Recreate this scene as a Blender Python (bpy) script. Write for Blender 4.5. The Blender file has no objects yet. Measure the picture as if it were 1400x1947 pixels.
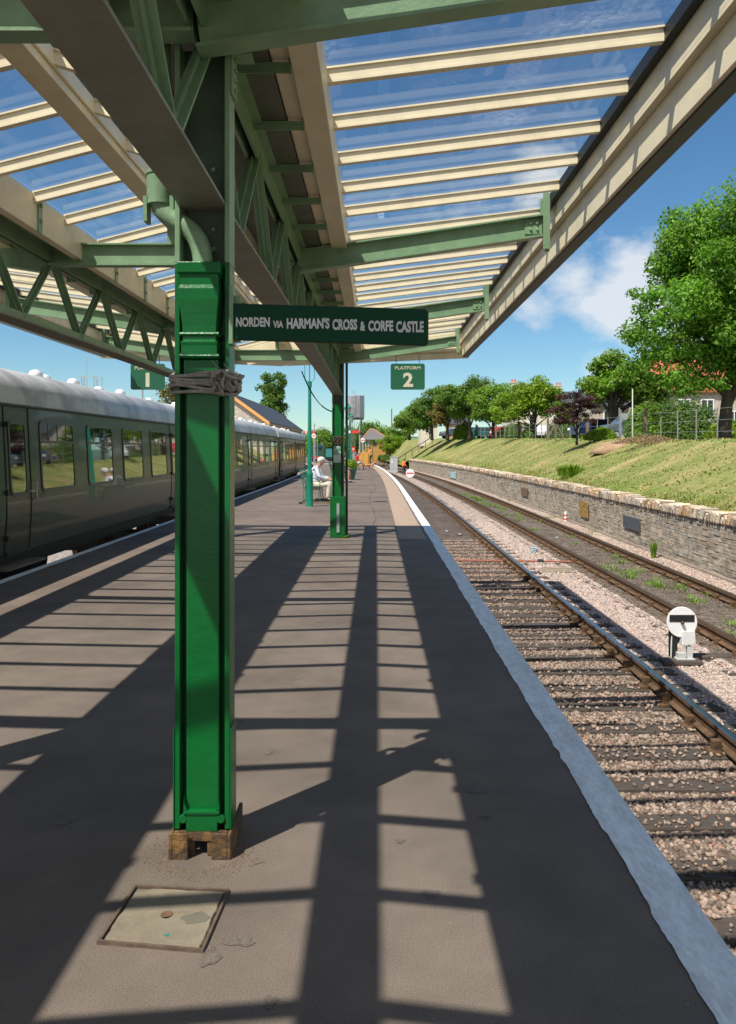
import bpy, bmesh, math, random
import numpy as np
from mathutils import Vector, Matrix
R = math.radians
random.seed(7); rng = np.random.default_rng(11)
SC = bpy.context.scene
COL = SC.collection

# ------------------------------------------------------------------ camera, sky, sun, exposure
F, PX, PY, EYE = 1550.0, 715.0, 853.0, 1.6
cam_d = bpy.data.cameras.new('camera'); cam = bpy.data.objects.new('camera', cam_d); COL.objects.link(cam)
cam.location = (0, 0, EYE); cam.rotation_euler = (R(90), 0, 0)
cam_d.sensor_fit = 'VERTICAL'; cam_d.sensor_height = 36; cam_d.sensor_width = 36
cam_d.lens = F / 1947 * 36
cam_d.shift_x = -(PX - 700) / 1947; cam_d.shift_y = -(973.5 - PY) / 1947
cam_d.clip_start = 0.05; cam_d.clip_end = 20000
SC.camera = cam
SC.view_settings.view_transform = 'Standard'; SC.view_settings.look = 'None'
SC.view_settings.exposure = 0.42; SC.view_settings.gamma = 1.0

KX, KY = 0.452, 0.505                       # how far a shadow falls per metre of height
sun_el = math.atan(1 / math.hypot(KX, KY))
sun_dir = Vector((KX, KY, -1)).normalized()  # direction the light travels
w = bpy.data.worlds.new('World'); SC.world = w; w.use_nodes = True
nt = w.node_tree; N = nt.nodes; L = nt.links; N.clear()
out = N.new('ShaderNodeOutputWorld'); bg = N.new('ShaderNodeBackground'); bg.inputs[1].default_value = 0.092
sky = N.new('ShaderNodeTexSky'); sky.sky_type = 'NISHITA'; sky.sun_disc = False
sky.sun_elevation = sun_el; sky.sun_rotation = math.atan2(-KX, -KY)
sky.air_density = 1.0; sky.dust_density = 0.0; sky.ozone_density = 1.3; sky.altitude = 0
tc = N.new('ShaderNodeTexCoord')
hsv = N.new('ShaderNodeHueSaturation'); hsv.inputs['Saturation'].default_value = 1.08; hsv.inputs['Value'].default_value = .92
stn = N.new('ShaderNodeMix'); stn.data_type = 'RGBA'; stn.blend_type = 'MULTIPLY'; stn.inputs[0].default_value = 1; stn.inputs[7].default_value = (.70, .90, 1.01, 1)
L.new(sky.outputs[0], stn.inputs[6]); L.new(stn.outputs[2], hsv.inputs['Color'])
cmap = N.new('ShaderNodeMapping'); cmap.inputs['Scale'].default_value = (1, 1, 1.6)
L.new(tc.outputs['Generated'], cmap.inputs[0])
cn = N.new('ShaderNodeTexNoise'); cn.inputs['Scale'].default_value = 9; cn.inputs['Detail'].default_value = 9; cn.inputs['Roughness'].default_value = 0.6
L.new(cmap.outputs[0], cn.inputs['Vector'])
def math_node(op, a, b=None, clamp=False):
    m = N.new('ShaderNodeMath'); m.operation = op; m.use_clamp = clamp
    for i, v in enumerate((a, b)):
        if v is None: continue
        if isinstance(v, (int, float)): m.inputs[i].default_value = v
        else: L.new(v, m.inputs[i])
    return m.outputs[0]
total = None
for (bx_, by_, br, amp) in ((1200, 545, .11, 1.15), (1100, 520, .075, .95), (1040, 360, .07, 1.0), (1150, 705, .055, .95), (1000, 590, .08, .6),
                            (560, 330, .1, .35), (880, 420, .12, .3), (1330, 650, .1, .8)):
    d = Vector(((bx_ - PX) / F, 1, (PY - by_) / F)).normalized()
    vm = N.new('ShaderNodeVectorMath'); vm.operation = 'DISTANCE'; vm.inputs[1].default_value = d
    L.new(tc.outputs['Generated'], vm.inputs[0])
    f = math_node('MULTIPLY', vm.outputs['Value'], -amp / br)
    f = math_node('ADD', f, amp); f = math_node('MAXIMUM', f, 0.0)
    total = f if total is None else math_node('MAXIMUM', total, f)
for (dv, br) in (((-.85, -.75, .35), .85), ((.95, -.75, .5), .8), ((.1, -1, .25), .7)):   # added unseen cloud banks behind and beside the camera, for whiter fill light
    vm = N.new('ShaderNodeVectorMath'); vm.operation = 'DISTANCE'; vm.inputs[1].default_value = Vector(dv).normalized()
    L.new(tc.outputs['Generated'], vm.inputs[0])
    f = math_node('MAXIMUM', math_node('ADD', math_node('MULTIPLY', vm.outputs['Value'], -1.6/br), 1.6), 0.0); total = math_node('MAXIMUM', total, f)
mk = math_node('ADD', math_node('MULTIPLY', cn.outputs[0], 1.9), math_node('MULTIPLY', total, 1.0))
mk = math_node('ADD', mk, -1.30)
mk = math_node('MULTIPLY', mk, 2.1, True)
mk = math_node('MULTIPLY', mk, 0.86)
cmix = N.new('ShaderNodeMix'); cmix.data_type = 'RGBA'
L.new(mk, cmix.inputs[0]); L.new(hsv.outputs[0], cmix.inputs[6]); cmix.inputs[7].default_value = (6.6, 6.9, 7.3, 1)
L.new(cmix.outputs[2], bg.inputs[0]); L.new(bg.outputs[0], out.inputs[0])

sd = bpy.data.lights.new('sun', 'SUN'); sd.energy = 4.9; sd.angle = R(0.5); sd.color = (1.0, 0.94, 0.86)
sun = bpy.data.objects.new('sun', sd); COL.objects.link(sun)
sun.rotation_euler = sun_dir.to_track_quat('-Z', 'Y').to_euler(); sun.location = (-20, -20, 40)

# ------------------------------------------------------------------ helpers
def W(px, py, Y): return Vector(((px - PX) * Y / F, Y, EYE + (PY - py) * Y / F))
def bend(Y): return -4.7e-4 * max(0.0, Y - 30.0) ** 2
ORG = {}
def tag(o, label=None, cat=None, group=None, kind=None):
    if label: o['label'] = label
    if cat: o['category'] = cat
    if group: o['group'] = group
    if kind: o['kind'] = kind
    return o
def thing(name, loc, label, cat, group=None):
    o = bpy.data.objects.new(name, None); o.empty_display_size = .2
    COL.objects.link(o); o.location = loc; ORG[o.name] = Vector(loc)
    return tag(o, label, cat, group)
class MB:
    def __init__(s): s.v = []; s.f = []; s.t = []; s.tint = (1, 1, 1)
    def add(s, vs, fs, tint=None):
        b = len(s.v); s.v += [tuple(v) for v in vs]; t = tint or s.tint
        for f in fs: s.f.append(tuple(i + b for i in f)); s.t.append(t)
        return s
    def box(s, x0, x1, y0, y1, z0, z1, tint=None, M=None):
        vs = [Vector(p) for p in ((x0,y0,z0),(x1,y0,z0),(x1,y1,z0),(x0,y1,z0),(x0,y0,z1),(x1,y0,z1),(x1,y1,z1),(x0,y1,z1))]
        if M is not None: vs = [M @ p for p in vs]
        return s.add(vs, [(0,3,2,1),(4,5,6,7),(0,1,5,4),(1,2,6,5),(2,3,7,6),(3,0,4,7)], tint)
    def hexa(s, vs, tint=None):
        return s.add(vs, [(0,3,2,1),(4,5,6,7),(0,1,5,4),(1,2,6,5),(2,3,7,6),(3,0,4,7)], tint)
    def bar(s, a, b, wx, wz, up=(0,0,1), tint=None):
        a = Vector(a); b = Vector(b); d = (b - a).normalized(); u = Vector(up)
        r = d.cross(u)
        if r.length < 1e-4: r = d.cross(Vector((1,0,0)))
        r.normalize(); u = r.cross(d)
        r *= wx / 2; u *= wz / 2
        return s.hexa([a-r-u, a+r-u, b+r-u, b-r-u, a-r+u, a+r+u, b+r+u, b-r+u], tint)
    def tube(s, pts, rad, n=8, caps=True, tint=None):
        pts = [Vector(p) for p in pts]; m = len(pts)
        rad = rad if isinstance(rad, (list, tuple)) else [rad] * m
        vs = []; prev = None
        for i, p in enumerate(pts):
            d = (pts[min(i+1, m-1)] - pts[max(i-1, 0)]).normalized()
            if prev is None:
                r = d.cross(Vector((0,0,1)))
                if r.length < .05: r = d.cross(Vector((1,0,0)))
            else: r = prev - d * prev.dot(d)
            r.normalize(); prev = r; u = d.cross(r)
            for k in range(n):
                a = 2 * math.pi * k / n; vs.append(p + (r * math.cos(a) + u * math.sin(a)) * rad[i])
        fs = [(i*n+k, i*n+(k+1) % n, (i+1)*n+(k+1) % n, (i+1)*n+k) for i in range(m-1) for k in range(n)]
        if caps: fs += [tuple(range(n))[::-1], tuple((m-1)*n+k for k in range(n))]
        return s.add(vs, fs, tint)
    def lathe(s, c, prof, n=16, tint=None, sx=1, sy=1):
        c = Vector(c); vs = []
        for (r, z) in prof:
            for k in range(n):
                a = 2*math.pi*k/n; vs.append(c + Vector((r*math.cos(a)*sx, r*math.sin(a)*sy, z)))
        m = len(prof)
        fs = [(i*n+k, i*n+(k+1) % n, (i+1)*n+(k+1) % n, (i+1)*n+k) for i in range(m-1) for k in range(n)]
        fs += [tuple(range(n))[::-1], tuple((m-1)*n+k for k in range(n))]
        return s.add(vs, fs, tint)
    def prism(s, poly, axis, a, b, tint=None):          # poly of 2-D points extruded along axis from a to b
        def P(p, t): return (t, p[0], p[1]) if axis == 'x' else ((p[0], t, p[1]) if axis == 'y' else (p[0], p[1], t))
        n = len(poly); vs = [P(p, a) for p in poly] + [P(p, b) for p in poly]
        fs = [tuple(range(n)), tuple(range(2*n-1, n-1, -1))] + [(k, n+k, n+(k+1) % n, (k+1) % n) for k in range(n)]
        return s.add(vs, fs, tint)
    def loft(s, rings, caps=True, tint=None):
        n = len(rings[0]); vs = [p for r in rings for p in r]
        fs = [(i*n+k, i*n+(k+1) % n, (i+1)*n+(k+1) % n, (i+1)*n+k) for i in range(len(rings)-1) for k in range(n)]
        if caps: fs += [tuple(range(n))[::-1], tuple((len(rings)-1)*n+k for k in range(n))]
        return s.add(vs, fs, tint)
def settint(me, t):
    a = me.attributes.new('tint', 'FLOAT_COLOR', 'FACE')
    arr = np.ones((len(me.polygons), 4), dtype=np.float32); arr[:, :3] = np.array(t, dtype=np.float32).reshape(-1, 3)
    a.data.foreach_set('color', arr.ravel())
def finish(name, me, mat, parent, smooth, label, cat, group, kind, origin=None):
    if smooth:
        me.polygons.foreach_set('use_smooth', [True] * len(me.polygons))
    me.materials.append(mat)
    o = bpy.data.objects.new(name, me); COL.objects.link(o)
    if parent is not None:
        o.parent = parent; off = ORG[parent.name]; ORG[o.name] = off
    else: off = origin if origin is not None else Vector((0,0,0)); o.location = off; ORG[o.name] = Vector(off)
    if off.length > 0: me.transform(Matrix.Translation(-off))
    return tag(o, label, cat, group, kind)
def obj(name, mb, mat, parent=None, smooth=False, label=None, cat=None, group=None, kind=None, bevel=0, recalc=True, angle=None):
    me = bpy.data.meshes.new(name); me.from_pydata(mb.v, [], mb.f)
    settint(me, mb.t)
    if recalc:
        bm = bmesh.new(); bm.from_mesh(me); bmesh.ops.recalc_face_normals(bm, faces=bm.faces); bm.to_mesh(me); bm.free()
    me.update(); org = None
    if parent is None and kind != 'structure':
        a = np.array(mb.v); org = Vector(((a[:,0].min()+a[:,0].max())/2, (a[:,1].min()+a[:,1].max())/2, a[:,2].min()))
    o = finish(name, me, mat, parent, smooth, label, cat, group, kind, org)
    if bevel:
        m = o.modifiers.new('bevel', 'BEVEL'); m.width = bevel; m.segments = 2; m.limit_method = 'ANGLE'; m.angle_limit = R(40)
    if angle: 
        m = o.modifiers.new('split', 'EDGE_SPLIT'); m.split_angle = R(angle)
    return o
def fast(name, V, Q, T, mat, parent=None, smooth=False, label=None, cat=None, group=None, kind=None):
    V = np.asarray(V, dtype=np.float32).reshape(-1, 3); Q = np.asarray(Q, dtype=np.int32); k = Q.shape[1]
    me = bpy.data.meshes.new(name); me.vertices.add(len(V)); me.vertices.foreach_set('co', V.ravel())
    me.loops.add(Q.size); me.loops.foreach_set('vertex_index', Q.ravel())
    me.polygons.add(len(Q)); me.polygons.foreach_set('loop_start', np.arange(0, Q.size, k, dtype=np.int32))
    me.update(calc_edges=True); settint(me, T); me.validate()
    org = None
    if parent is None and kind != 'structure': org = Vector((float(V[:,0].mean()), float(V[:,1].mean()), float(V[:,2].min())))
    return finish(name, me, mat, parent, smooth, label, cat, group, kind, org)
def copy_tree(root, loc, rotz=0.0, label=None):
    def cp(o, par):
        c = o.copy(); COL.objects.link(c); c.parent = par
        for ch in list(o.children): cp(ch, c)
        return c
    c = cp(root, None); c.location = loc; c.rotation_euler = (0, 0, rotz)
    if label: c['label'] = label
    return c

# ------------------------------------------------------------------ materials
MATS = {}
def mat(name, color, rough=.6, metal=0, var=.12, vscale=6, bump=0, bscale=40, spec=.5, tint=True, color2=None, cscale=2.0, cth=(.45,.6),
        coat=0, vmap=(1,1,1), voro=None, detail=6, grain=None, spots=False, chips=False):
    if name in MATS: return MATS[name]
    m = bpy.data.materials.new(name); m.use_nodes = True; MATS[name] = m
    n = m.node_tree.nodes; l = m.node_tree.links; b = n['Principled BSDF']
    b.inputs['Roughness'].default_value = rough; b.inputs['Metallic'].default_value = metal
    b.inputs['Specular IOR Level'].default_value = spec; b.inputs['Coat Weight'].default_value = coat
    tcn = n.new('ShaderNodeTexCoord'); mp = n.new('ShaderNodeMapping'); mp.inputs['Scale'].default_value = vmap
    l.new(tcn.outputs['Object'], mp.inputs[0])
    def noise(s, d=detail):
        x = n.new('ShaderNodeTexNoise'); x.inputs['Scale'].default_value = s; x.inputs['Detail'].default_value = d
        x.inputs['Roughness'].default_value = .62; l.new(mp.outputs[0], x.inputs['Vector']); return x
    def mix(kind, fac, a, bb):
        x = n.new('ShaderNodeMix'); x.data_type = 'RGBA'; x.blend_type = kind
        for i, v in ((0, fac), (6, a), (7, bb)):
            if hasattr(v, 'is_linked'): l.new(v, x.inputs[i])
            elif isinstance(v, (int, float)): x.inputs[i].default_value = v
            else: x.inputs[i].default_value = (*v, 1)
        return x.outputs[2]
    base = color
    if color2 is not None:
        nz = noise(cscale); rp = n.new('ShaderNodeValToRGB'); rp.color_ramp.elements[0].position = cth[0]; rp.color_ramp.elements[1].position = cth[1]
        l.new(nz.outputs[0], rp.inputs[0]); base = mix('MIX', rp.outputs[0], color, color2)
    if var:
        nz = noise(vscale); rp = n.new('ShaderNodeValToRGB')
        rp.color_ramp.elements[0].position = .3; rp.color_ramp.elements[1].position = .7
        rp.color_ramp.elements[0].color = (1-var,)*3 + (1,); rp.color_ramp.elements[1].color = (1+var,)*3 + (1,)
        l.new(nz.outputs[0], rp.inputs[0]); base = mix('MULTIPLY', 1.0, base, rp.outputs[0])
    if voro:
        vx = n.new('ShaderNodeTexVoronoi'); vx.inputs['Scale'].default_value = voro[0]; l.new(mp.outputs[0], vx.inputs['Vector'])
        g = n.new('ShaderNodeSeparateColor'); l.new(vx.outputs['Color'], g.inputs[0])
        mr = n.new('ShaderNodeMapRange'); mr.inputs['To Min'].default_value = 1 - voro[1]; mr.inputs['To Max'].default_value = 1 + voro[1]
        l.new(g.outputs[0], mr.inputs[0]); cc = n.new('ShaderNodeCombineColor')
        for i in range(3): l.new(mr.outputs[0], cc.inputs[i])
        base = mix('MULTIPLY', 1.0, base, cc.outputs[0])
    if chips:
        nz = noise(26, 5); rp = n.new('ShaderNodeValToRGB'); rp.color_ramp.elements[0].position = .705; rp.color_ramp.elements[1].position = .715
        l.new(nz.outputs[0], rp.inputs[0]); base = mix('MIX', rp.outputs[0], base, (.10,.055,.03))
    if spots:                          # broad worn patches, trodden gum and small dark stains
        nz = noise(.55, 4); rp = n.new('ShaderNodeValToRGB'); rp.color_ramp.elements[0].position = .38; rp.color_ramp.elements[1].position = .62
        rp.color_ramp.elements[0].color = (.84,.83,.82,1); rp.color_ramp.elements[1].color = (1.10,1.10,1.09,1)
        l.new(nz.outputs[0], rp.inputs[0]); base = mix('MULTIPLY', 1.0, base, rp.outputs[0])
        for sc_, lo_, hi_, dk in ((2.6, .035, .075, .62), (7.0, .04, .07, 1.35)):
            vx2 = n.new('ShaderNodeTexVoronoi'); vx2.inputs['Scale'].default_value = sc_; vx2.inputs['Randomness'].default_value = 1.0
            wp = n.new('ShaderNodeTexNoise'); wp.inputs['Scale'].default_value = 14; l.new(mp.outputs[0], wp.inputs['Vector'])
            av = n.new('ShaderNodeVectorMath'); av.operation = 'MULTIPLY_ADD'; av.inputs[1].default_value = (.09,.09,.0); l.new(wp.outputs['Color'], av.inputs[0]); l.new(mp.outputs[0], av.inputs[2])
            l.new(av.outputs[0], vx2.inputs['Vector']); rp = n.new('ShaderNodeValToRGB'); rp.color_ramp.elements[0].position = lo_; rp.color_ramp.elements[1].position = hi_
            rp.color_ramp.elements[0].color = (dk,dk,dk,1); l.new(vx2.outputs['Distance'], rp.inputs[0]); base = mix('MULTIPLY', 1.0, base, rp.outputs[0])
    if grain:
        nz = noise(grain[0], 3); rp = n.new('ShaderNodeValToRGB'); rp.color_ramp.elements[0].position = .36; rp.color_ramp.elements[1].position = .66
        rp.color_ramp.elements[0].color = (1-grain[1],)*3 + (1,); rp.color_ramp.elements[1].color = (1+grain[1],)*3 + (1,)
        l.new(nz.outputs[0], rp.inputs[0]); base = mix('MULTIPLY', 1.0, base, rp.outputs[0])
    if tint:
        at = n.new('ShaderNodeAttribute'); at.attribute_name = 'tint'; base = mix('MULTIPLY', 1.0, base, at.outputs['Color'])
    if hasattr(base, 'is_linked'): l.new(base, b.inputs['Base Color'])
    else: b.inputs['Base Color'].default_value = (*base, 1)
    if bump:
        bp = n.new('ShaderNodeBump'); bp.inputs['Strength'].default_value = min(1, bump); bp.inputs['Distance'].default_value = .02 * max(1, bump)
        if voro: l.new(vx.outputs['Distance'], bp.inputs['Height']); bp.invert = True
        else: l.new(noise(bscale).outputs[0], bp.inputs['Height'])
        l.new(bp.outputs[0], b.inputs['Normal'])
    return m
GREEN  = mat('deep_green_paint', (.002,.128,.025), .26, var=.10, vscale=9, bump=.10, bscale=60, spec=.45, color2=(.002,.098,.020), cscale=3, cth=(.4,.7), chips=True)
SAGE   = mat('sage_green_paint', (.215,.330,.190), .36, var=.12, vscale=7, bump=.14, bscale=45, spec=.45, color2=(.165,.265,.150), cscale=2.2, cth=(.5,.7))
CREAM  = mat('cream_paint', (.80,.685,.47), .42, var=.09, vscale=5, bump=.05, bscale=50, color2=(.66,.53,.33), cscale=1.7, cth=(.55,.8))
SOFFIT = mat('grey_green_sheet', (.10,.105,.07), .45, var=.22, vscale=8, bump=.2, bscale=14)
DARKG  = mat('dark_signal_green', (.003,.050,.024), .5, var=.06, vscale=12, bump=.04, bscale=60, spec=.2)
BLACK  = mat('black_metal', (.012,.012,.012), .5, var=.2)
RUST   = mat('rusty_iron', (.085,.050,.024), .85, var=.45, vscale=18, bump=.6, bscale=50, color2=(.19,.10,.032), cscale=14, cth=(.5,.62))
TEAL   = mat('teal_lamp_paint', (.006,.20,.125), .35, var=.12, vscale=8, bump=.05)
WHITE  = mat('white_paint', (.78,.78,.76), .45, var=.07, vscale=12, bump=.05)
WLINE  = mat('white_line_paint', (.86,.86,.83), .6, var=.16, vscale=14, bump=.25, bscale=90, color2=(.70,.68,.63), cscale=6, cth=(.54,.72), vmap=(1,.35,1), grain=(60,.10))
ASPH   = mat('worn_asphalt', (.170,.130,.102), .82, var=.16, vscale=2.6, bump=.16, bscale=320, color2=(.138,.108,.086), cscale=.9, cth=(.42,.68), voro=None, detail=9, grain=(210,.34), spots=True)
PAVE   = mat('buff_paving', (.36,.265,.19), .85, var=.12, vscale=3, bump=.2, bscale=90)
CONC   = mat('worn_concrete', (.235,.188,.128), .85, var=.24, vscale=9, bump=.25, bscale=60, color2=(.17,.145,.105), cscale=5, cth=(.5,.72))
BRICKW = mat('platform_wall_brick', (.10,.085,.07), .9, var=.3, vscale=5, bump=.4, bscale=20)
BALL   = mat('ballast_bed', (.29,.245,.21), .95, var=.28, vscale=5, bump=1, voro=(24,.55))
STONE  = mat('ballast_stone', (.33,.285,.25), .9, var=.18, vscale=30, bump=.2, bscale=120)
SLEEP  = mat('creosoted_timber', (.082,.064,.050), .85, var=.35, vscale=6, bump=.5, bscale=40, vmap=(.6,6,3))
RAILR  = mat('rusty_rail', (.125,.070,.034), .8, var=.4, vscale=7, bump=.35, bscale=40)
RAILS  = mat('polished_rail_head', (.42,.47,.52), .3, metal=1, var=.12, vscale=9)
RAILD  = mat('dull_rail_head', (.085,.06,.04), .6, metal=.3, var=.2, vscale=9)
DRYSTONE = mat('limestone_block', (.38,.335,.265), .92, var=.24, vscale=5, bump=.6, bscale=25, color2=(.23,.205,.16), cscale=2.3, cth=(.48,.66))
CAPST  = mat('coping_stone', (.44,.385,.31), .92, var=.25, vscale=8, bump=.5, bscale=30, color2=(.42,.27,.13), cscale=1.3, cth=(.52,.64))
MORTAR = mat('dark_wall_core', (.16,.14,.115), .95, var=.2)
GRASS  = mat('mown_dry_grass', (.175,.205,.058), .95, var=.40, vscale=18, bump=.8, bscale=45, color2=(.40,.31,.155), cscale=.8, cth=(.44,.70), vmap=(.30,1,.9), spec=.1, detail=12)
YARD   = mat('yard_ground', (.16,.145,.125), .95, var=.3, vscale=1.2, bump=.5, bscale=12)
BARK   = mat('tree_bark', (.060,.046,.034), .9, var=.3, vscale=12, bump=.7, bscale=30, vmap=(2,2,.5))
ROPE   = mat('weathered_rope', (.47,.42,.36), .9, var=.3, vscale=50, bump=.9, bscale=220)
SLATE  = mat('slate_roof', (.055,.058,.066), .6, var=.25, vscale=3, bump=.3, bscale=9)
TILE   = mat('clay_roof_tile', (.42,.115,.055), .8, var=.25, vscale=3, bump=.4, bscale=9)
WALLST = mat('pale_stone_wall', (.46,.41,.34), .9, var=.22, vscale=2.2, bump=.4, bscale=9, voro=(4.5,.22), vmap=(1,1,2.2))
RENDERW= mat('cream_render', (.60,.56,.45), .85, var=.1, vscale=2)
ORANGEW= mat('ochre_boards', (.55,.30,.085), .75, var=.1, vscale=3)
GREYM  = mat('grey_metal', (.32,.33,.33), .5, var=.1, vscale=4)
STEEL  = mat('galvanised_steel', (.42,.43,.43), .45, metal=.3, var=.12, vscale=8)
WOODP  = mat('weathered_timber', (.17,.135,.095), .85, var=.3, vscale=7, bump=.4, bscale=30, vmap=(2,2,.4))
COACHG = mat('dusty_green_coach', (.008,.048,.026), .33, var=.25, vscale=2.5, bump=.04, bscale=9, spec=.4, coat=.25, color2=(.048,.046,.030), cscale=1.2, cth=(.40,.60), vmap=(1,.6,1.6))
COACHR = mat('coach_roof_grey', (.56,.55,.52), .5, var=.12, vscale=2.5, color2=(.34,.34,.34), cscale=1.1)
SKIN   = mat('skin', (.52,.27,.18), .55, var=.05)
def flat(name, c, rough=.6, **k): return mat(name, c, rough, var=k.pop('var', .08), **k)
def leafmat(name, c, c2=None, trans=.45):
    m = mat(name, c, .5, var=.25, vscale=.5, spec=.3, color2=c2, cscale=.35, cth=(.45,.6))
    n = m.node_tree.nodes; l = m.node_tree.links; b = n['Principled BSDF']
    tr = n.new('ShaderNodeBsdfTranslucent'); mx = n.new('ShaderNodeMixShader'); mx.inputs[0].default_value = trans
    src = b.inputs['Base Color'].links[0].from_socket
    g = n.new('ShaderNodeMix'); g.data_type = 'RGBA'; g.blend_type = 'MULTIPLY'; g.inputs[0].default_value = 1; g.inputs[7].default_value = (1.3,1.5,.6,1)
    l.new(src, g.inputs[6]); l.new(g.outputs[2], tr.inputs[0])
    l.new(b.outputs[0], mx.inputs[1]); l.new(tr.outputs[0], mx.inputs[2]); l.new(mx.outputs[0], n['Material Output'].inputs[0])
    return m
LEAF_ASH = leafmat('ash_leaf', (.12,.25,.030), (.18,.32,.045))
LEAF_MID = leafmat('broad_leaf', (.15,.26,.034), (.20,.31,.040))
LEAF_DARK= leafmat('dark_leaf', (.095,.18,.032), (.14,.23,.042))
LEAF_RED = leafmat('russet_leaf', (.20,.185,.050), (.23,.14,.065))
LEAF_PUR = leafmat('purple_leaf', (.07,.028,.032), (.11,.045,.042))
LEAF_LIME= leafmat('lime_leaf', (.22,.33,.025), (.16,.27,.025))
LEAF_OLD = leafmat('olive_leaf', (.14,.15,.035), (.16,.11,.03))
def glassmat(name, tintc, dirt, ior=1.5, refl=1.0):
    m = bpy.data.materials.new(name); m.use_nodes = True; n = m.node_tree.nodes; l = m.node_tree.links; n.clear()
    o = n.new('ShaderNodeOutputMaterial'); t = n.new('ShaderNodeBsdfTransparent'); t.inputs[0].default_value = (*tintc, 1)
    g = n.new('ShaderNodeBsdfGlossy'); g.inputs['Roughness'].default_value = .012
    fr = n.new('ShaderNodeLayerWeight'); fr.inputs[0].default_value = .5
    pw = n.new('ShaderNodeMath'); pw.operation = 'POWER'; pw.inputs[1].default_value = 4.0; l.new(fr.outputs['Facing'], pw.inputs[0])
    mm = n.new('ShaderNodeMath'); mm.operation = 'MULTIPLY_ADD'; mm.inputs[1].default_value = .9*refl; mm.inputs[2].default_value = .07*refl; mm.use_clamp = True; l.new(pw.outputs[0], mm.inputs[0])
    m1 = n.new('ShaderNodeMixShader'); l.new(mm.outputs[0], m1.inputs[0]); l.new(t.outputs[0], m1.inputs[1]); l.new(g.outputs[0], m1.inputs[2])
    d = n.new('ShaderNodeBsdfTranslucent'); d.inputs[0].default_value = (.8,.8,.8,1)
    tcn = n.new('ShaderNodeTexCoord'); a = n.new('ShaderNodeTexNoise'); a.inputs['Scale'].default_value = 1.3; a.inputs['Detail'].default_value = 3
    b = n.new('ShaderNodeTexNoise'); b.inputs['Scale'].default_value = 28; b.inputs['Detail'].default_value = 8; b.inputs['Roughness'].default_value = .75
    l.new(tcn.outputs['Object'], a.inputs[0]); l.new(tcn.outputs['Object'], b.inputs[0])
    r1 = n.new('ShaderNodeMapRange'); r1.inputs[1].default_value = .5; r1.inputs[2].default_value = .7; l.new(a.outputs[0], r1.inputs[0])
    r2 = n.new('ShaderNodeMapRange'); r2.inputs[1].default_value = .42; r2.inputs[2].default_value = .72; l.new(b.outputs[0], r2.inputs[0])
    x = n.new('ShaderNodeMath'); x.operation = 'MULTIPLY'; l.new(r1.outputs[0], x.inputs[0]); l.new(r2.outputs[0], x.inputs[1])
    y = n.new('ShaderNodeMath'); y.operation = 'MULTIPLY_ADD'; y.inputs[1].default_value = dirt; y.inputs[2].default_value = dirt * .02; l.new(x.outputs[0], y.inputs[0])
    m2 = n.new('ShaderNodeMixShader'); l.new(y.outputs[0], m2.inputs[0]); l.new(m1.outputs[0], m2.inputs[1]); l.new(d.outputs[0], m2.inputs[2])
    l.new(m2.outputs[0], o.inputs[0]); return m
GLASS = glassmat('canopy_glass', (.93,.97,.98), .22, refl=.62)
PANE = mat('coach_window_glass', (.010,.014,.014), .03, var=0, spec=1.0, coat=1.0, tint=False)
PANE.node_tree.nodes['Principled BSDF'].inputs['IOR'].default_value = 1.65
DARKGL = mat('dark_window_glass', (.02,.026,.032), .06, var=0, spec=.8, tint=False)

# ------------------------------------------------------------------ the setting
PL, PR, ZT = -4.56, 1.13, -1.25        # platform edges, sleeper-top level
YEND = 84.0
ys = list(np.arange(-9, 30, 1.5)) + list(np.arange(30, YEND + .1, 2.0))
mb = MB()
for y0, y1 in zip(ys[:-1], ys[1:]):
    a, b = bend(y0), bend(y1)
    mb.hexa([(PL+a,y0,-.16),(PR+a,y0,-.16),(PR+b,y1,-.16),(PL+b,y1,-.16),(PL+a,y0,0),(PR+a,y0,0),(PR+b,y1,0),(PL+b,y1,0)])
bmf = [f for f in mb.f]
obj('platform', mb, ASPH, kind='structure')
mb = MB()
for y0, y1 in zip(ys[:-1], ys[1:]):
    a, b = bend(y0), bend(y1)
    mb.hexa([(PL+.07+a,y0,-1.8),(PR-.07+a,y0,-1.8),(PR-.07+b,y1,-1.8),(PL+.07+b,y1,-1.8),(PL+.07+a,y0,-.163),(PR-.07+a,y0,-.163),(PR-.07+b,y1,-.163),(PL+.07+b,y1,-.163)])
obj('platform_side', mb, BRICKW, kind='structure')
def ribbon(name, x0f, x1f, ya, yb, step, z, m, kind='structure', **k):
    mb = MB(); yy = np.arange(ya, yb + 1e-6, step); vs = []
    for y in yy: vs += [(x0f(y), y, z), (x1f(y), y, z)]
    mb.add(vs, [(2*i, 2*i+1, 2*i+3, 2*i+2) for i in range(len(yy)-1)])
    return obj(name, mb, m, kind=kind, recalc=False, **k)
wob = np.convolve(rng.normal(0, .011, 3010), np.ones(3)/3, 'same')[:3000] + .004*np.sin(np.arange(3000)*.21)
def wo(y, s=0): return float(wob[int((y + 12) * 40 + s) % 2900]) * .42 + .004*math.sin(y*1.9+s) + .003*math.sin(y*4.7+s)
ribbon('platform_edge_line', lambda y: PR + bend(y) - .175 + wo(y), lambda y: PR + bend(y) - .002, -9, YEND, .025, .004, WLINE)
ribbon('platform_edge_line_train_side', lambda y: PL + bend(y) + .002, lambda y: PL + bend(y) + .13 + wo(y, 500)*.6, -9, 60, .05, .004, WLINE)
ribbon('paved_strip', lambda y: .41 + bend(y), lambda y: .90 + bend(y), 14.4, YEND-.4, .8, .0035, PAVE)
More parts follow.
